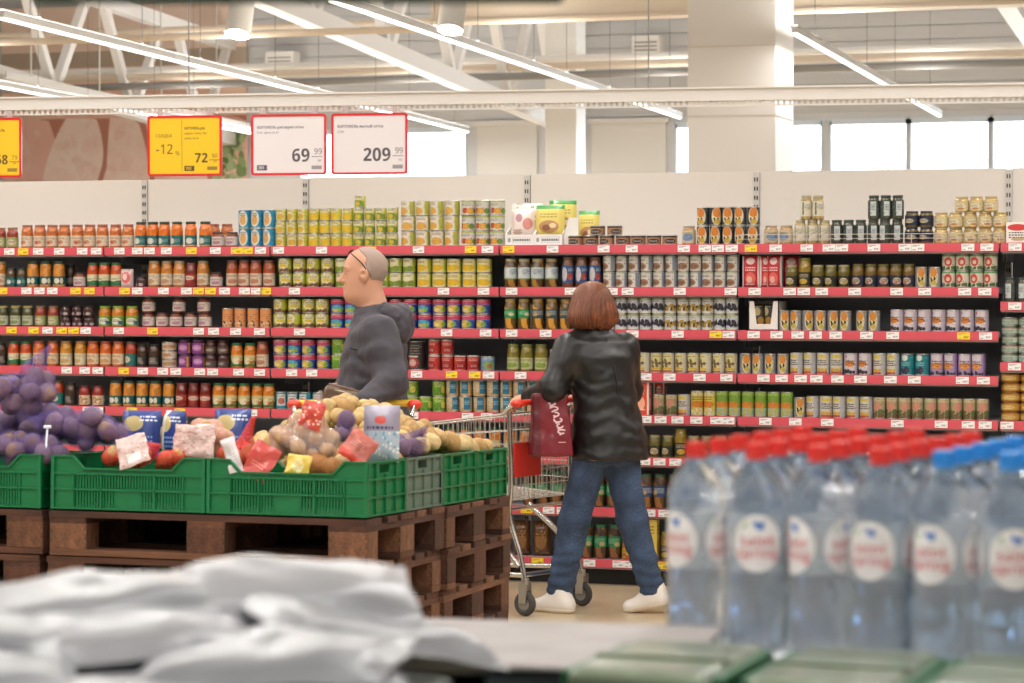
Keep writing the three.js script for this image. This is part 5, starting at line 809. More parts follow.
  // ---------- the woman, seen from behind, walking away to the left behind her trolley
  {
    const o = thing('person', 'person in black leather jacket and jeans pushing a trolley, seen from behind', 'person', [-3.3, 0, -11.91], R(17.5));
    const yaw = R(-150), hc = [-0.045, 1.512, 0.0], c = Math.cos(R(30)), s = Math.sin(R(30));
    const shL = [-0.155, 1.315, 0.07], elL = [-0.235, 1.11, 0.12], wrL = [-0.36, 1.062, -0.06], shR = [0.125, 1.315, -0.06], elR = [0.16, 1.09, -0.18], wrR = [-0.06, 1.06, -0.36];
    const hipL = [-0.03, 0.82, 0.03], knL = [-0.125, 0.46, 0.03], anL = [-0.195, 0.12, 0.0], hipR = [0.095, 0.82, -0.03], knR = [0.16, 0.46, 0.0], anR = [0.255, 0.13, 0.03];
    const torso = [[0.76, 0.05, 0, 0.2, 0.175], [0.86, 0.048, 0, 0.192, 0.165], [1.02, 0.03, 0, 0.17, 0.142], [1.14, 0.012, 0, 0.168, 0.135], [1.26, 0, 0, 0.178, 0.13], [1.335, -0.012, 0, 0.155, 0.1], [1.38, -0.025, 0, 0.085, 0.07], [1.4, -0.03, 0, 0.062, 0.06]];
    const bodyT = torso.map((r) => [r[0], r[1], r[2], r[3] - 0.022, r[4] - 0.022]);
    const hL = hand(wrL, [-0.75, -0.25, -0.6], [0.3, -1, -0.4], [0.5, 0.8, 0.6], -1), hR = hand(wrR, [-0.55, -0.2, -0.8], [0, -1, 0.2], [0.5, 0.8, 0.6], 1);
    const head = headF(hc, yaw, 0);
    const body = (x, y, z) => { let d = loft(x, y, z, bodyT, c, s); for (const [a, b, r0, r1] of [[shL, elL, 0.045, 0.038], [elL, wrL, 0.036, 0.026], [shR, elR, 0.045, 0.038], [elR, wrR, 0.036, 0.026], [hipL, knL, 0.075, 0.052], [knL, anL, 0.05, 0.036], [hipR, knR, 0.075, 0.052], [knR, anR, 0.05, 0.036], [anL, [-0.24, 0.06, -0.02], 0.03, 0.022], [anR, [0.2, 0.075, 0.01], 0.03, 0.022], [[-0.03, 1.36, 0], [-0.042, 1.45, 0], 0.055, 0.052]]) d = smin(d, cap(x, y, z, a, b, r0, r1), 0.03); return Math.min(d, head(x, y, z)); };
    part('body', [polygonize(body, [-0.45, 0.0, -0.45], [0.4, 1.42, 0.3], 0.014), polygonize((x, y, z) => smin(head(x, y, z), cap(x, y, z, [-0.03, 1.36, 0], [-0.042, 1.45, 0], 0.055, 0.052), 0.02), [-0.19, 1.37, -0.15], [0.1, 1.66, 0.15], 0.006), capsGeo(hL, 0.008, 0.0035), capsGeo(hR, 0.008, 0.0035)], skin, o);
    const jk = (x, y, z) => {
      let d = loft(x, y, z, torso, c, s); d = smin(d, cap(x, y, z, shL, elL, 0.074, 0.064), 0.05); d = smin(d, cap(x, y, z, elL, [wrL[0] + 0.012, wrL[1] + 0.004, wrL[2] + 0.015], 0.062, 0.045), 0.03); d = smin(d, cap(x, y, z, shR, elR, 0.072, 0.062), 0.05); d = smin(d, cap(x, y, z, elR, wrR, 0.06, 0.044), 0.03);
      d = smin(d, cap(x, y, z, [-0.09, 1.365, 0.035], [0.03, 1.365, -0.035], 0.05, 0.05), 0.04);
      const ring = Math.hypot(Math.hypot(x + 0.036, z) - 0.062, (y - 1.395) * 0.55) - 0.012; d = smin(d, ring, 0.02);
      return d + fold(x, y, z, 0.006, 11) + (y < 1.15 ? 0.002 * Math.sin(y * 70 + 6 * noise.noise(x * 6, y * 3, z * 6)) : 0);
    };
    const leather = mat(0x161516, 0.38, { bumpMap: creases, bumpScale: 0.004, clearcoat: 0.25, clearcoatRoughness: 0.4 });
    const jacket = part('jacket', polygonize(jk, [-0.46, 0.74, -0.45], [0.36, 1.45, 0.32], 0.0095), leather, o);
    part('back_seam', tube([V(0.03, 1.36, 0.075), V(0.07, 1.2, 0.118), V(0.09, 1.0, 0.122), V(0.115, 0.8, 0.14)].map((p) => p), 0.003, 20, 5), leather, jacket);
    const denim = noiseTex(128, (x, y) => { const n = tnoise(x, y, 4, 3), g = tnoise(x, y, 44, 2), v = 1 + n * 0.7 + g * 0.45; return [58 * v, 76 * v, 104 * v].map((q) => clamp(q, 10, 240)); }); denim.repeat.set(2.5, 2.5);
    const jn = (x, y, z) => { let d = loft(x, y, z, [[0.74, 0.035, 0, 0.145, 0.115], [0.84, 0.04, 0, 0.155, 0.12], [0.98, 0.04, 0, 0.13, 0.11]], c, s); d = smin(d, cap(x, y, z, hipL, knL, 0.094, 0.074), 0.04); d = smin(d, cap(x, y, z, knL, anL, 0.075, 0.066), 0.03); let e = smin(cap(x, y, z, hipR, knR, 0.094, 0.074), cap(x, y, z, knR, anR, 0.075, 0.062), 0.03); d = smin(d, e, 0.035); const cut = y - (x < 0.04 ? 0.06 : 0.075); return Math.max(d + fold(x, y, z, 0.007, 13) + (y < 0.3 ? 0.004 * Math.sin(y * 110 + 4 * noise.noise(x * 9, y * 5, z * 9)) : 0), -cut); };
    const jeans = part('jeans', polygonize(jn, [-0.32, 0.05, -0.2], [0.38, 0.98, 0.22], 0.01), mat(0xffffff, 0.8, { map: denim, bumpMap: weave, bumpScale: 0.002 }), o);
    const white = mat(0xf0e9e2, 0.5), soleM = mat(0xe2d3bd, 0.6);
    for (const [h, t, up] of [[[-0.165, 0.0, 0.03], [-0.31, 0.0, -0.05], 0.045], [[0.3, 0.03, 0.035], [0.15, 0.0, 0.01], 0.045]]) {
      const b = bounds([h, t], 0.09), sh = part('shoe', polygonize(shoe('upper', h, t, 0, up), [b[0][0], -0.01, b[0][2]], [b[1][0], 0.22, b[1][2]], 0.006), white, o);
      part('sole', polygonize(shoe('sole', h, t, 0, up), [b[0][0], -0.02, b[0][2]], [b[1][0], 0.22, b[1][2]], 0.006), soleM, sh);
    }
    // bob of auburn hair
    const hf = (X, Y, Z) => { const cs = Math.cos(yaw), sn = Math.sin(yaw), dx = X - hc[0], y = Y - hc[1], dz = Z - hc[2], x = dx * cs - dz * sn, z = dx * sn + dz * cs; let d = smin(ell(x, y, z, [0, 0.028, -0.014], [0.098, 0.1, 0.112]), ell(x, y, z, [0, -0.05, -0.02], [0.128, 0.078, 0.118]), 0.05); d = Math.max(d, -(y + 0.108 + 0.012 * noise.noise(x * 40, 0, z * 40))); d = Math.max(d, -(ell(x, y, z, [0, -0.03, 0.1], [0.075, 0.1, 0.085]))); const a = Math.atan2(x, z); return d + 0.0035 * Math.sin(a * 34 + 3 * noise.noise(a * 5, y * 9, 1)) * clamp((0.11 - y) * 9, 0, 1) + 0.003 * noise.noise(x * 30, y * 8, z * 30); };
    const strands = noiseTex(128, (x, y) => { const n = tnoise(x, (y * 0.999), 36, 2) + 0.4 * tnoise(x, y, 5, 2), v = 1 + n * 0.75; return [112 * v, 62 * v, 36 * v].map((q) => clamp(q, 8, 240)); }); strands.repeat.set(6, 0.6);
    part('hair', polygonize(hf, [-0.22, 1.38, -0.17], [0.14, 1.66, 0.17], 0.006), mat(0xffffff, 0.45, { map: strands, sheen: 0.4, sheenColor: new THREE.Color(0.6, 0.35, 0.2) }), o);
  }
  // her burgundy shopping bag, hanging between her and the trolley
  {
    const o = thing('shopping_bag', 'burgundy carrier bag with white lettering hanging from the trolley handle', 'bag', [-3.505, 0.79, -11.73], R(17.5) + 0.12);
    const tex = canvasTex(128, 192, (c, w, h) => { c.fillStyle = '#7c1222'; c.fillRect(0, 0, w, h); c.fillStyle = '#600d1a'; c.fillRect(0, 0, 34, h); c.save(); c.translate(58, 22); c.rotate(1.28); c.strokeStyle = '#eccfd2'; c.lineWidth = 5; const r = rnd(4); let x = 0; for (let i = 0; i < 6; i++) { c.beginPath(); c.ellipse(x + 7, -8, 6, 8 + (i % 2) * 3, 0.3, 0.6 + i, 5.4 + i); c.stroke(); c.beginPath(); c.moveTo(x + 13, -18 + (i % 3) * 4); c.lineTo(x + 15, 2); c.stroke(); x += 19; } c.restore(); c.fillStyle = '#e0b8bd'; c.fillRect(84, 150, 22, 3); });
    const g = polygonize((x, y, z) => { const w = 0.098 - 0.02 * y / 0.29 + 0.006 * noise.noise(x * 9, y * 9, z * 9), dd = 0.06 * (1 - 0.55 * clamp(y / 0.29, 0, 1)); const qx = Math.abs(x - 0.02 * (0.29 - y)) - w, qy = Math.abs(y - 0.145) - 0.145, qz = Math.abs(z) - dd; return Math.hypot(Math.max(qx, 0), Math.max(qy, 0), Math.max(qz, 0)) + Math.min(Math.max(qx, qy, qz), 0) - 0.008 + 0.005 * noise.noise(x * 18, y * 12, z * 18); }, [-0.14, -0.03, -0.1], [0.15, 0.32, 0.1], 0.008);
    const p = g.attributes.position, uv = g.attributes.uv; for (let i = 0; i < p.count; i++) uv.setXY(i, (p.getX(i) + 0.11) / 0.22, p.getY(i) / 0.295);
    part('bag_body', g, mat(0xffffff, 0.4, { map: tex, clearcoat: 0.3 }), o);
    for (const s of [-1, 1]) part('bag_handle', tube([V(-0.05, 0.285, s * 0.02), V(-0.04, 0.33, s * 0.015), V(0.0, 0.345, s * 0.01), V(0.04, 0.33, s * 0.015), V(0.05, 0.285, s * 0.02)], 0.006, 16, 6), mat(0x7c1122, 0.5), o);
  }
  // ---------- the man in profile, behind the potatoes
  {
    const o = thing('person', 'person with cropped grey hair in dark hooded jacket, standing in profile', 'person', [-4.13, 0, -10.93], R(17.5));
    const yaw = R(-90), hc = [-0.042, 1.668, 0.0];
    const shL = [0.045, 1.4, 0.2], elL = [0.1, 1.18, 0.28], wrL = [0.0, 1.1, 0.42], shR = [0.03, 1.4, -0.2], elR = [0.03, 1.15, -0.26], wrR = [-0.14, 1.14, -0.02];
    const torso = [[0.72, 0.0, 0, 0.17, 0.215], [0.95, -0.008, 0, 0.176, 0.225], [1.1, -0.008, 0, 0.172, 0.225], [1.25, 0.004, 0, 0.158, 0.228], [1.38, 0.018, 0, 0.14, 0.225], [1.46, 0.022, 0, 0.115, 0.17], [1.495, 0.015, 0, 0.09, 0.11], [1.52, 0.0, 0, 0.08, 0.085]];
    const head = headF(hc, yaw, 1), neck = (x, y, z) => cap(x, y, z, [0.02, 1.46, 0], [-0.02, 1.6, 0], 0.072, 0.066);
    const legs = [[[0, 0.86, 0.1], [0.0, 0.48, 0.1], 0.085, 0.062], [[0, 0.48, 0.1], [0.02, 0.1, 0.1], 0.06, 0.042], [[0, 0.86, -0.1], [-0.02, 0.48, -0.1], 0.085, 0.062], [[-0.02, 0.48, -0.1], [0.0, 0.1, -0.1], 0.06, 0.042]];
    const arms = [[shL, elL, 0.05, 0.042], [elL, wrL, 0.04, 0.029], [shR, elR, 0.05, 0.042], [elR, wrR, 0.04, 0.029]];
    const hL = hand(wrL, [-0.35, -0.35, 0.6], [0.1, -1, -0.3], [0.4, 0.7, 0.5], 1), hR = hand(wrR, [-0.6, -0.1, 0.7], [0.5, -0.6, 0.4], [0.4, 0.7, 0.5], -1);
    const inner = torso.map((r) => [r[0], r[1], r[2], r[3] - 0.025, r[4] - 0.025]);
    const body = (x, y, z) => { let d = smin(loft(x, y, z, inner, 1, 0), neck(x, y, z), 0.03); for (const q of [...arms, ...legs]) d = smin(d, cap(x, y, z, ...q), 0.03); return d; };
    part('body', [polygonize(body, [-0.28, 0.05, -0.36], [0.26, 1.6, 0.5], 0.014), polygonize((x, y, z) => smin(head(x, y, z), neck(x, y, z), 0.03), [-0.2, 1.48, -0.13], [0.13, 1.82, 0.13], 0.0055), capsGeo(hL, 0.008, 0.0035), capsGeo(hR, 0.008, 0.0035)], skin, o);
    const jk = (x, y, z) => { let d = loft(x, y, z, torso, 1, 0); d = smin(d, cap(x, y, z, shL, elL, 0.088, 0.075), 0.06); d = smin(d, cap(x, y, z, elL, wrL, 0.075, 0.05), 0.03); d = smin(d, cap(x, y, z, shR, elR, 0.088, 0.075), 0.06); d = smin(d, cap(x, y, z, elR, [wrR[0], wrR[1], wrR[2]], 0.073, 0.05), 0.03);
      const col = Math.hypot(Math.hypot((x + 0.002 - (y - 1.5) * -0.35) * 1.0, z) - 0.09, (y - 1.488 - 0.35 * (x)) * 0.6) - 0.015; d = smin(d, col, 0.02);
      return Math.max(d, -neck(x, y, z) - 0.004 * 0) + fold(x, y, z, 0.01, 10) + 0.003 * Math.sin(y * 60 + 7 * noise.noise(x * 5, y * 4, z * 5)); };
    const shell = mat(0x47434b, 0.72, { bumpMap: creases, bumpScale: 0.003, sheen: 0.25, sheenColor: new THREE.Color(0.5, 0.48, 0.55) });
    const jacket = part('jacket', polygonize(jk, [-0.28, 0.7, -0.4], [0.3, 1.62, 0.54], 0.0105), shell, o);
    part('hood', polygonize((x, y, z) => { let d = ell(x, y, z, [0.125, 1.43, 0], [0.068, 0.1, 0.15]); d = smin(d, ell(x, y, z, [0.07, 1.485, 0], [0.09, 0.055, 0.12]), 0.05); d = Math.max(d, -ell(x, y, z, [0.05, 1.56, 0], [0.1, 0.075, 0.09])); return d + fold(x, y, z, 0.01, 14); }, [-0.06, 1.28, -0.22], [0.24, 1.6, 0.22], 0.009), shell, jacket);
    part('zip_pocket', [bar(V(-0.09, 1.33, 0.19), V(-0.04, 1.32, 0.215), 0.004)], M.dark, jacket);
    part('trousers', polygonize((x, y, z) => { let d = loft(x, y, z, [[0.72, 0, 0, 0.14, 0.18], [0.9, 0, 0, 0.15, 0.19], [0.98, 0, 0, 0.15, 0.19]], 1, 0); for (const q of legs) d = smin(d, cap(x, y, z, q[0], q[1], q[2] + 0.02, q[3] + 0.024), 0.03); return Math.max(d + fold(x, y, z, 0.006, 12), 0.07 - y); }, [-0.2, 0.05, -0.25], [0.2, 0.99, 0.25], 0.014), mat(0x2c2e38, 0.8, { bumpMap: weave, bumpScale: 0.002 }), o);
    for (const z of [0.1, -0.1]) { const h = [0.05, 0, z], t = [-0.13, 0, z], b = bounds([h, t], 0.09), sh = part('shoe', polygonize(shoe('upper', h, t, 0, 0.05), [b[0][0], -0.01, b[0][2]], [b[1][0], 0.2, b[1][2]], 0.008), M.black, o); part('sole', polygonize(shoe('sole', h, t, 0, 0.05), [b[0][0], -0.02, b[0][2]], [b[1][0], 0.2, b[1][2]], 0.008), M.dark, sh); }
    const cs = Math.cos(yaw), sn = Math.sin(yaw), W = (x, y, z) => V(hc[0] + x * cs + z * sn, hc[1] + y, hc[2] - x * sn + z * cs);
    const hf = (X, Y, Z) => { const dx = X - hc[0], y = Y - hc[1], dz = Z - hc[2], x = dx * cs - dz * sn, z = dx * sn + dz * cs; const d = head(X, Y, Z) - 0.0035 - 0.0012 * noise.noise(x * 90, y * 90, z * 90); return Math.max(d, z + 0.002 + (0.07 - y) * 0.25 + 0.03 * noise.noise(x * 20, y * 20, 0), -(y + 0.085 - z * 0.3), ell(x, y, z, [0, 0.032, -0.012], [0.088, 0.104, 0.11]), 0.024 - Math.hypot(Math.abs(x) - 0.085, y, z + 0.006)); };
    part('hair', polygonize(hf, [-0.16, 1.58, -0.12], [0.11, 1.82, 0.12], 0.0055), mat(0xab958a, 0.85, { bumpMap: weave, bumpScale: 0.001 }), o);
    const gl = part('glasses', [1, -1].map((s) => tube([W(s * 0.066, 0.098, 0.052), W(s * 0.078, 0.07, 0.02), W(s * 0.083, 0.035, -0.012), W(s * 0.086, 0.004, -0.02)], 0.0028, 20, 6)), M.dark, o);
    part('lens_rims', [1, -1].map((s) => { const g = new THREE.TorusGeometry(0.02, 0.0015, 6, 20).scale(1, 0.7, 1); g.rotateX(-1.0).rotateY(yaw); const p = W(s * 0.034, 0.108, 0.058); return g.translate(p.x, p.y, p.z); }).concat([tube([W(-0.014, 0.114, 0.058), W(0, 0.118, 0.058), W(0.014, 0.114, 0.058)], 0.0015, 6, 5)]), M.dark, gl);
    for (const s of [1, -1]) { const p = W(s * 0.032, 0.005, 0.0795); part('eye', new THREE.SphereGeometry(0.0045, 10, 8).translate(p.x, p.y, p.z), M.black, o); part('eyebrow', tube([W(s * 0.016, 0.032, 0.093), W(s * 0.034, 0.035, 0.084), W(s * 0.048, 0.029, 0.071)], 0.003, 8, 5), mat(0x9a8a7e, 0.9), o); }
  }
  {
    const o = thing('leather_pouch', 'small brown leather bag held before the dark jacket', 'bag', [-4.16, 1.05, -10.6], R(17.5) - 0.1), hide = mat(0x6a5140, 0.45, { bumpMap: creases, bumpScale: 0.002 });
    o.rotation.z = -0.25;
    part('bag_body', polygonize((x, y, z) => { const qx = Math.abs(x) - 0.07, qy = Math.abs(y - 0.05) - 0.025, qz = Math.abs(z) - 0.02; return Math.hypot(Math.max(qx, 0), Math.max(qy, 0), Math.max(qz, 0)) + Math.min(Math.max(qx, qy, qz), 0) - 0.026 + 0.006 * noise.noise(x * 22, y * 22, z * 22); }, [-0.12, -0.03, -0.07], [0.12, 0.13, 0.07], 0.007), hide, o);
    part('zipper', tube([V(-0.085, 0.082, 0.035), V(0.0, 0.088, 0.042), V(0.085, 0.08, 0.035)], 0.004, 16, 6), mat(0xb8a78c, 0.4, { metalness: 0.5 }), o); part('flap', tube([V(-0.08, 0.1, 0.01), V(0.0, 0.104, 0.012), V(0.08, 0.1, 0.01)], 0.01, 16, 6), hide, o);
  }
  trolley('wire shopping trolley with red handle pushed by the person in the leather jacket', [-3.556, 0, -11.89], Math.atan2(-0.8, -0.6) + R(17.5), GRIP_RED, GRIP_RED);
  trolley('trolley with yellow handle between the potato heap and the person in profile', [-4.1, 0, -10.62], R(17.5) + 0.0, GRIP_YELLOW, GRIP_RED).scale.setScalar(1.035);
}

// ---------------------------------------------------------------- near displays: bins, water bottles, foil packs, sheet
{
  const bin = mat(0x0d4a2c, 0.5), binDark = mat(0x0a3a24, 0.55);
  const binAt = (label, x0, x1, z0, z1, h) => {
    const w = x1 - x0, d = z0 - z1, o = thing('pallet_bin', label, 'bin', [(x0 + x1) / 2, 0, (z0 + z1) / 2], 0, 'dark green plastic pallet bins');
    for (const s of [-1, 1]) { part('bin_wall', [box(w, h - 0.12, 0.03, 0, (h + 0.12) / 2, s * (d / 2 - 0.015)), box(w, 0.05, 0.045, 0, h - 0.025, s * (d / 2 - 0.0225)), ...[-0.4, -0.2, 0, 0.2, 0.4].map((u) => box(0.03, h - 0.2, 0.045, u * w, h / 2 + 0.06, s * (d / 2 - 0.0225)))], bin, o); part('bin_wall', [box(0.03, h - 0.12, d - 0.06, s * (w / 2 - 0.015), (h + 0.12) / 2, 0), box(0.045, 0.05, d - 0.06, s * (w / 2 - 0.0225), h - 0.025, 0)], bin, o); }
    part('bin_deck', box(w - 0.06, 0.03, d - 0.06, 0, h - 0.02, 0), binDark, o);
    for (const sx of [-1, 1]) for (const sz of [-1, 1]) part('bin_foot', box(0.12, 0.12, 0.12, sx * (w / 2 - 0.06), 0.06, sz * (d / 2 - 0.06)), binDark, o);
  };
  binAt('dark green pallet bin under the silver foil packs', -1.95, -0.99, -2.06, -3.03, 1.12);
  binAt('dark green pallet bin under the grey cardboard sheet', -1.32, -0.965, -3.045, -3.66, 1.075);
  binAt('dark green pallet bin under the water bottles', -0.955, -0.06, -3.0, -4.4, 1.075);
  // bottles
  const pet = mat(0xf4f9ff, 0.05, { transmission: 0.97, thickness: 0.06, ior: 1.33, attenuationColor: new THREE.Color(0.6, 0.82, 1.0), attenuationDistance: 0.35 });
  const bodyG = lathe([[0, 0.008], [0.02, 0.006], [0.034, 0.001], [0.04, 0.006], [0.0435, 0.02], [0.0425, 0.04], [0.0435, 0.05], [0.0422, 0.062], [0.0435, 0.074], [0.0422, 0.086], [0.0435, 0.098], [0.043, 0.108], [0.043, 0.212], [0.0437, 0.22], [0.042, 0.234], [0.036, 0.252], [0.026, 0.268], [0.017, 0.278], [0.0135, 0.283], [0.0132, 0.298], [0, 0.298]], 54);
  { const p = bodyG.attributes.position; for (let i = 0; i < p.count; i++) { const y = p.getY(i); if (y > 0.015 && y < 0.104 || y > 0.225 && y < 0.26) { const a = Math.atan2(p.getZ(i), p.getX(i)), s = 1 + (y < 0.11 ? 0.035 : 0.02) * Math.cos(a * 9 + y * 40); p.setX(i, p.getX(i) * Math.min(s, 1.005)); p.setZ(i, p.getZ(i) * Math.min(s, 1.005)); } } bodyG.computeVertexNormals(); }   // flutes pressed into the bottle
  const capG = merge([cyl(0.0158, 0.0152, 0.019, 28, 0, 0.287, 0), ...Array.from({ length: 24 }, (_, i) => { const a = i / 24 * 6.283; return box(0.0012, 0.015, 0.0016, 0.0158 * Math.cos(a), 0.295, 0.0158 * Math.sin(a)); })]), ringG = new THREE.TorusGeometry(0.0148, 0.0022, 6, 24).rotateX(Math.PI / 2).translate(0, 0.2835, 0);
  const red = mat(0xee3d36, 0.35, { clearcoat: 0.3 }), blue = mat(0x2f96ea, 0.35, { clearcoat: 0.3 });
  const LW = 576, LH = 192;
  const paint = (alpha) => (c) => {
    c.fillStyle = alpha ? '#4a4a4a' : '#dfe9f0'; c.fillRect(0, 0, LW, LH);
    for (const cx of [96, 288, 480]) {
      c.fillStyle = alpha ? '#ffffff' : '#f4f0ee'; c.beginPath(); c.ellipse(cx, 96, 82, 94, 0, 0, 7); c.fill(); if (alpha) continue;
      c.fillStyle = '#c8232f'; c.font = 'bold 46px sans-serif'; c.textAlign = 'center'; c.fillText('saint', cx, 104); c.fillText('spring', cx, 144);
      c.fillStyle = '#2f6fc4'; c.beginPath(); c.ellipse(cx + 6, 40, 16, 9, 0.5, 0, 7); c.ellipse(cx - 4, 32, 7, 13, -0.6, 0, 7); c.ellipse(cx + 16, 30, 5, 11, 0.5, 0, 7); c.fill();
      c.fillStyle = '#6fae5a'; c.beginPath(); c.ellipse(cx - 40, 36, 5, 13, 0.8, 0, 7); c.fill();
    }
    if (!alpha) { c.fillStyle = '#7fb48a'; for (const x of [0, 192, 384]) c.fillRect(x - 12, 150, 24, 24); }
  };
  const lt = canvasTex(LW, LH, paint(0)), la = canvasTex(LW, LH, paint(1)); la.colorSpace = THREE.NoColorSpace;
  const labelM = mat(0xffffff, 0.4, { map: lt, alphaMap: la, transparent: true, side: THREE.DoubleSide });
  const labelG = new THREE.CylinderGeometry(0.0438, 0.0438, 0.086, 36, 1, true).translate(0, 0.16, 0);
  const q = rnd(31);
  const cols = [[-0.868, -3.68, 6], [-0.772, -3.665, 6], [-0.675, -3.645, 6], [-0.579, -3.61, 6], [-0.482, -3.585, 5], [-0.386, -3.565, 5], [-0.29, -3.55, 4]];
  const colName = ['outermost', 'second', 'third', 'fourth', 'fifth', 'sixth', 'seventh'];
  cols.forEach(([x, z, n], c) => {
    for (let r = 0; r < n; r++) {
      const bl = c >= 4, o = thing('water_bottle', `${bl ? 'blue' : 'red'}-capped water bottle, ${ord(r + 1)} from the front in the ${colName[c]} file`, 'bottle', [x + r * 0.0147 + (q() - 0.5) * 0.003, 1.078, z - r * 0.091 + (q() - 0.5) * 0.003], 0, bl ? 'blue-capped water bottles' : 'red-capped water bottles');
      part('bottle_body', bodyG, pet, o); part('label', labelG, labelM, o).rotation.y = r ? q() * 6.28 : [0.1, 0.95, 2.0, 2.6, 0.35, 1.0, 0][c] + R(17.5);
      part('cap', capG, bl ? blue : red, o); part('neck_ring', ringG, bl ? blue : red, o);
    }
  });
  solo('layer_pad', rbox(0.8, 0.004, 0.74, 0.0015, -0.49, 1.0755, -3.85, 1), mat(0xdfe3e8, 0.7), 'pale layer pad under the water bottles', 'pad');
  // shrink film round each block of six bottles
  const filmM = mat(0xffffff, 0.1, { transmission: 0.84, thickness: 0, ior: 1.4, clearcoat: 1, clearcoatRoughness: 0.1, side: THREE.DoubleSide });
  const hull = (pts) => { pts.sort((a, b) => a[0] - b[0] || a[1] - b[1]); const half = (ps) => { const h = []; for (const p of ps) { while (h.length > 1) { const [a, b] = h.slice(-2); if ((b[0] - a[0]) * (p[1] - a[1]) - (b[1] - a[1]) * (p[0] - a[0]) <= 0) h.pop(); else break; } h.push(p); } h.pop(); return h; }; return [...half(pts), ...half([...pts].reverse())]; };
  [[0, 0, 'outermost'], [0, 3, 'outermost rear'], [2, 0, 'middle'], [2, 3, 'middle rear'], [4, 0, 'blue-capped'], [4, 3, 'blue-capped rear']].forEach(([c0, r0, w]) => {
    const pts = []; for (let c = c0; c < c0 + 2; c++) for (let r = r0; r < Math.min(r0 + 3, cols[c][2]); r++) for (let k = 0; k < 24; k++) { const a = k / 24 * 6.283; pts.push([cols[c][0] + r * 0.0147 + 0.0462 * Math.cos(a), cols[c][1] - r * 0.091 + 0.0462 * Math.sin(a)]); }
    const hp = hull(pts), n = hp.length, pos = [], idx = [], ys = [1.08, 1.12, 1.17, 1.22, 1.27, 1.305, 1.335];
    const mx = hp.reduce((s, p) => s + p[0], 0) / n, mz = hp.reduce((s, p) => s + p[1], 0) / n;
    ys.forEach((y, j) => hp.forEach((p, i) => { const k = (j === 6 ? 0.84 : j === 5 ? 0.94 : j === 4 ? 0.985 : 1) + 0.012 * noise.noise(i * 0.9, j * 1.7, c0 + r0); pos.push(mx + (p[0] - mx) * Math.max(k, j < 4 ? 1 : 0.8), y, mz + (p[1] - mz) * Math.max(k, j < 4 ? 1 : 0.8)); }));
    for (let j = 0; j < 6; j++) for (let i = 0; i < n; i++) { const a = j * n + i, b = j * n + (i + 1) % n; idx.push(a, a + n, b, b, a + n, b + n); }
    const g = new THREE.BufferGeometry(); g.setAttribute('position', new THREE.Float32BufferAttribute(pos, 3)); g.setIndex(idx); g.computeVertexNormals();
    solo('shrink_film', g, filmM, `clear shrink film round the ${w} block of water bottles`, 'film', 'shrink films');
  });
  // pale green packs in front of the bottles
  const sleeve = noiseTex(64, (x, y) => { const n = tnoise(x, y, 4, 2), s = Math.sin(y * 6.283 * 3) > 0.55 ? 0.75 : 1; return [104 * s + n * 40, 120 * s + n * 40, 96 * s + n * 40]; });
  const packM = mat(0xffffff, 0.3, { map: sleeve, clearcoat: 0.7, clearcoatRoughness: 0.15 }), packE = mat(0x14502e, 0.5);
  [[-0.79, -3.2, 0.19, 'pale green pack beside the grey cardboard sheet'], [-0.555, -3.2, 0.19, 'pale green pack in the middle of the three'], [-0.33, -3.2, 0.2, 'pale green pack below the blue-capped bottles']].forEach(([x, z, w, label]) => {
    const o = thing('shrink_pack', label, 'pack', [x, 1.076, z], -0.06, 'pale green packs');
    part('pack_body', rbox(w, 0.056, 0.3, 0.018, 0, 0.028, 0, 3), packM, o); for (const s of [-1, 1]) part('pack_end', rbox(0.018, 0.048, 0.26, 0.006, s * (w / 2 + 0.004), 0.026, 0), packE, o);
    part('pack_seam', rbox(w * 0.96, 0.004, 0.02, 0.002, 0, 0.058, 0.03), packM, o);
  });
  // cardboard sheet
  const board = noiseTex(128, (x, y) => { const n = tnoise(x, y, 5, 3), v = 150 + n * 34; return [v, v * 0.965, v * 0.955]; });
  const o = thing('cardboard_sheet', 'grey-white cardboard tray lid lying flat between foil packs and bottles', 'cardboard', [-1.045, 1.077, -3.4], 0.1);
  part('sheet_top', rbox(0.5, 0.008, 0.44, 0.003, 0, 0.03, 0), mat(0xffffff, 0.7, { map: board }), o); part('sheet_rim', [box(0.48, 0.026, 0.012, 0, 0.013, 0.2), box(0.48, 0.026, 0.012, 0, 0.013, -0.2), box(0.012, 0.026, 0.41, -0.235, 0.013, 0), box(0.012, 0.026, 0.41, 0.235, 0.013, 0)], mat(0x474a52, 0.7), o);
  // foil packs
  const foilM = [0x76797e, 0x6d7177, 0x808287].map((c) => mat(c, 0.4, { metalness: 0.1, clearcoat: 0.5, clearcoatRoughness: 0.2 }));
  const shapes = [1, 2, 3].map((k) => { const g = pillow(0.3, 0.21, 0.06, 22, 0.1).translate(0, -0.105, 0).rotateX(-Math.PI / 2), p = g.attributes.position; for (let i = 0; i < p.count; i++) { const x = p.getX(i), z = p.getZ(i); p.setY(i, p.getY(i) + 0.012 * noise.noise(x * 9 + k * 5, k, z * 9) + 0.002 * noise.noise(x * 30, k * 3, z * 30)); } g.computeVertexNormals(); return g; });
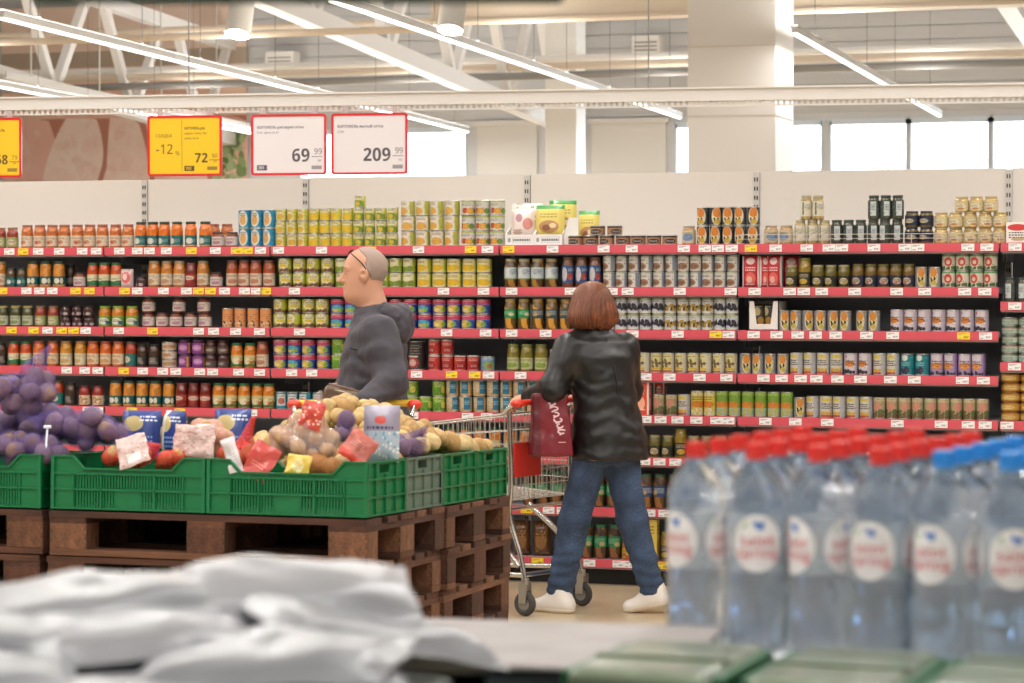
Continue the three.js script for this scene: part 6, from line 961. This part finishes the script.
  const fp = [[-1.42, 1.225, -2.78, 0.3, 0.1, 0.07, 'raised at one end over the pallets'], [-1.3, 1.2, -2.95, -0.2, 0.1, -0.06, 'behind the raised one'], [-1.2, 1.235, -2.9, 0.15, 0.2, -0.02, 'topmost beside the cardboard sheet'], [-1.09, 1.19, -2.86, 0.5, 0.1, -0.2, 'overhanging the cardboard sheet'], [-1.5, 1.19, -2.6, -0.3, 0.08, 0.06, 'at the outer edge of the heap'], [-1.32, 1.2, -2.68, 0.1, 0.1, 0, 'in the middle of the heap'], [-1.12, 1.185, -2.64, -0.15, 0.1, 0.05, 'in front of the overhanging one'], [-1.42, 1.17, -2.42, 0.25, 0.12, 0.05, 'low at the near outer corner'], [-1.2, 1.155, -2.42, -0.1, 0.1, -0.03, 'lowest at the near side'], [-1.06, 1.15, -2.4, 0.3, 0.1, 0.05, 'at the near inner corner'], [-1.62, 1.17, -2.85, 0.2, 0.05, 0.08, 'beyond the picture edge'], [-1.55, 1.16, -2.4, -0.2, 0.05, 0.05, 'below the outer ones'], [-1.37, 1.15, -2.85, -0.4, 0.02, 0.02, 'under the raised one'], [-1.17, 1.145, -2.78, 0.1, 0.0, 0.03, 'under the topmost one'], [-1.27, 1.145, -2.55, 0.45, 0.03, 0.0, 'under the middle one'], [-1.47, 1.145, -2.7, 0.0, 0.02, 0.02, 'under the outer edge one']];
  fp.forEach(([x, y, z, t, a, b, w], i) => { const m = solo('foil_pack', shapes[i % 3], foilM[i % 3], 'silver foil pack ' + w, 'pack', 'silver foil packs'); m.position.set(x, y, z); m.rotation.set(a, t + R(17.5), b, 'YXZ'); });
  // dark hanging board that shows only its lower edge
  const hb = thing('hanging_board', 'dark green hanging board showing only along the top edge', 'sign', [-1.12, 2.004, -2.72], R(17.5));
  part('board', rbox(0.62, 0.11, 0.02, 0.004, 0, 0, 0), mat(0x24382a, 0.6), hb); for (const s of [-1, 1]) part('cord', bar(V(s * 0.25, 0.05, 0), V(s * 0.25, 5.65, 0), 0.002, 5), M.greyPipe, hb);
}

// ---------------------------------------------------------------- lamps, trusses and pipes under the roof
{
  const housing = mat(0xdfe0e0, 0.45), wireMat = mat(0x55524f, 0.5);
  const glow = mat(0xffffff, 0.5, { emissive: new THREE.Color(1, 0.97, 0.92), emissiveIntensity: 6 });
  for (const [a, b, n, label] of LINES) {
    const A = V(a[0], LAMP_Y, a[1]), B = V(b[0], LAMP_Y, b[1]), step = B.clone().sub(A).divideScalar(n), len = step.length(), turn = Math.atan2(step.x, step.z);
    for (let i = 0; i < n; i++) {
      const c = A.clone().addScaledVector(step, i + 0.5);
      const o = thing('line_lamp', `${(n === 2 ? ['farther', 'nearer'] : n === 3 ? ['farthest', 'middle', 'nearest'] : ['farthest', 'second', 'third', 'nearest'])[i]} white tube lamp in the ${label}`, 'lamp', [c.x, c.y, c.z], turn, 'suspended light lines');
      part('lamp_housing', [box(0.06, 0.055, len - 0.02, 0, 0.033, 0), box(0.085, 0.01, len - 0.02, 0, 0.066, 0)], housing, o);
      part('lamp_tube', rbox(0.045, 0.022, len - 0.04, 0.009, 0, -0.003, 0), glow, o);
      const ry = 6.0 + (c.z + 38.6) * 2.4 / 50.2 - LAMP_Y;
      for (const s of [-1, 1]) part('hanger_wire', [bar(V(0, 0.07, s * len * 0.3), V(0, ry - 0.02, s * len * 0.3), 0.003, 4), box(0.02, 0.03, 0.03, 0, 0.085, s * len * 0.3)], wireMat, o);
      const L = shadow(new THREE.RectAreaLight(new THREE.Color(1, 0.965, 0.925), LAMP_POWER * 2.25, 0.04, len - 0.04)); L.castShadow = true; L.name = 'lamp_light';
      L.position.set(0, -0.022, 0); L.rotation.x = -Math.PI / 2; o.add(L);
      part('upper_tube', box(0.04, 0.008, len - 0.04, 0, 0.076, 0), glow, o);      // the line also throws light up at the roof
      const U = new THREE.RectAreaLight(new THREE.Color(1, 0.965, 0.92), LAMP_POWER * 1.35, 0.04, len - 0.04); U.castShadow = true; U.name = 'lamp_light'; U.position.set(0, 0.084, 0); U.rotation.x = Math.PI / 2; o.add(U);
    }
  }
  // pendant spots
  for (const [x, y, z, label] of [[-8.36, 3.68, -19, 'white cylinder pendant lamp beside the truss'], [-6.51, 3.66, -19, 'white cylinder pendant lamp in the middle']]) {
    const o = thing('pendant_lamp', label, 'lamp', [x, y, z], 0, 'white cylinder pendants');
    part('lamp_body', lathe([[0.09, 0.03], [0.1, 0], [0.105, 0.005], [0.105, 0.5], [0.09, 0.51], [0, 0.51]], 28).rotateX(-0.34), M.white, o);
    part('lamp_lens', cyl(0.09, 0.09, 0.01, 24, 0, 0.006, 0).rotateX(-0.34), mat(0xffffff, 0.5, { emissive: new THREE.Color(1, 0.9, 0.72), emissiveIntensity: 3 }), o);
    part('hanger_rod', bar(V(0, 0.46, -0.16), V(0, 6.88 - y, -0.16), 0.012), M.white, o);
    const L = new THREE.PointLight(new THREE.Color(1, 0.9, 0.75), 8); L.position.set(0, -0.05, 0.03); L.castShadow = true; L.name = 'lamp_light'; o.add(L);
  }
  // roof trusses running away from the viewer, sloping down to the end wall
  for (const [x, label] of [[-16.8, 'white roof truss in front of the chicken mural'], [-10.85, 'white roof truss above the price signs'], [-3.0, 'white roof truss at the top corner']]) {
    const o = thing('roof_truss', label, 'truss', [x, 0, 0], 0, 'white roof trusses'), yc = (z) => 4.13 + (z + 36) * 0.06, yt = (z) => 5.66 + (z + 36) * 0.047;
    part('bottom_chord', beam(V(0, yc(-37.9), -37.9), V(0, yc(-12), -12), 0.2, 0.2), M.paint, o);
    part('top_chord', beam(V(0, yt(-37.9), -37.9), V(0, yt(-12), -12), 0.2, 0.2), M.paint, o);
    for (let k = 0; k < 10; k++) { const z = -36.8 + k * 2.5, q = 1.0; part('web_bar', beam(V(0, yc(z), z), V(0, yt(z - q), z - q), 0.12, 0.12), M.paint, o); part('web_bar', beam(V(0, yc(z + 0.05), z + 0.05), V(0, yt(z + q), z + q), 0.12, 0.12), M.paint, o); }
  }
  const across = (name, y, z, geo, m, label, cat) => solo(name, geo.translate(-8, y, z), m, label, cat);
  across('ceiling_beam', 4.62, -26, merge([box(21, 0.22, 0.2, 9.4, 0, 0), box(21, 0.03, 0.3, 9.4, -0.13, 0)]), M.beigePipe, 'wide beige cross beam just below the roof', 'beam');
  across('pipe', 4.84, -34.2, bar(V(-19.6, 0, 0), V(19.6, 0, 0), 0.05, 12), M.white, 'white pipe running across below the beige beam', 'pipe');
  across('pipe', 4.72, -34, bar(V(-19.6, 0, 0), V(19.6, 0, 0), 0.055, 12), M.beigePipe, 'beige pipe running across above the dark pipe', 'pipe');
  across('pipe', 4.57, -33.8, bar(V(-19.6, 0, 0), V(19.6, 0, 0), 0.052, 12), M.greyPipe, 'dark grey pipe running across the hall', 'pipe');
  across('pipe', 5.48, -34.6, bar(V(-19.6, 0, 0), V(-2.2, 0, 0), 0.045, 12), M.beigePipe, 'thin beige pipe high in front of the mural', 'pipe');
  across('pipe', 4.46, -26.2, bar(V(-19.6, 0, 0), V(-1.2, 0, 0), 0.04, 12), M.beigePipe, 'thin beige pipe behind the nearer pendant lamp', 'pipe');
  solo('cable_tray', [beam(V(-16.2, 4.32, -29.1), V(-16.2, 4.13, -37), 0.2, 0.04), beam(V(-16.32, 4.36, -29.1), V(-16.32, 4.17, -37), 0.02, 0.08), beam(V(-16.08, 4.36, -29.1), V(-16.08, 4.17, -37), 0.02, 0.08), ...[-30, -32, -34, -36].map((z) => bar(V(-16.2, 4.3 + (z + 29.1) * 0.024, z), V(-16.2, 6.0 + (z + 38.6) * 0.048, z), 0.012))], M.wire, 'pale metal cable tray sloping below the mural', 'cable tray');
  for (const [x, y, w, label] of [[-9.65, 5.32, 0.45, 'white wall unit high on the end wall by the pillar'], [-15.75, 5.25, 0.5, 'white wall unit high beside the mural']]) {
    const o = thing('wall_unit', label, 'wall unit', [x, y, -37.6], 0, 'white wall units');
    part('unit_case', rbox(w, 0.3, 0.3, 0.02, 0, 0, 0), M.white, o); part('unit_vent', [0, 1, 2].map((k) => box(w * 0.8, 0.02, 0.01, 0, -0.08 + k * 0.06, 0.152)), M.greyPipe, o);
    part('unit_bracket', box(0.1, 0.08, 0.3, 0, 0.05, -0.26), M.greyPipe, o);
  }
}
renderer.render(scene, camera);
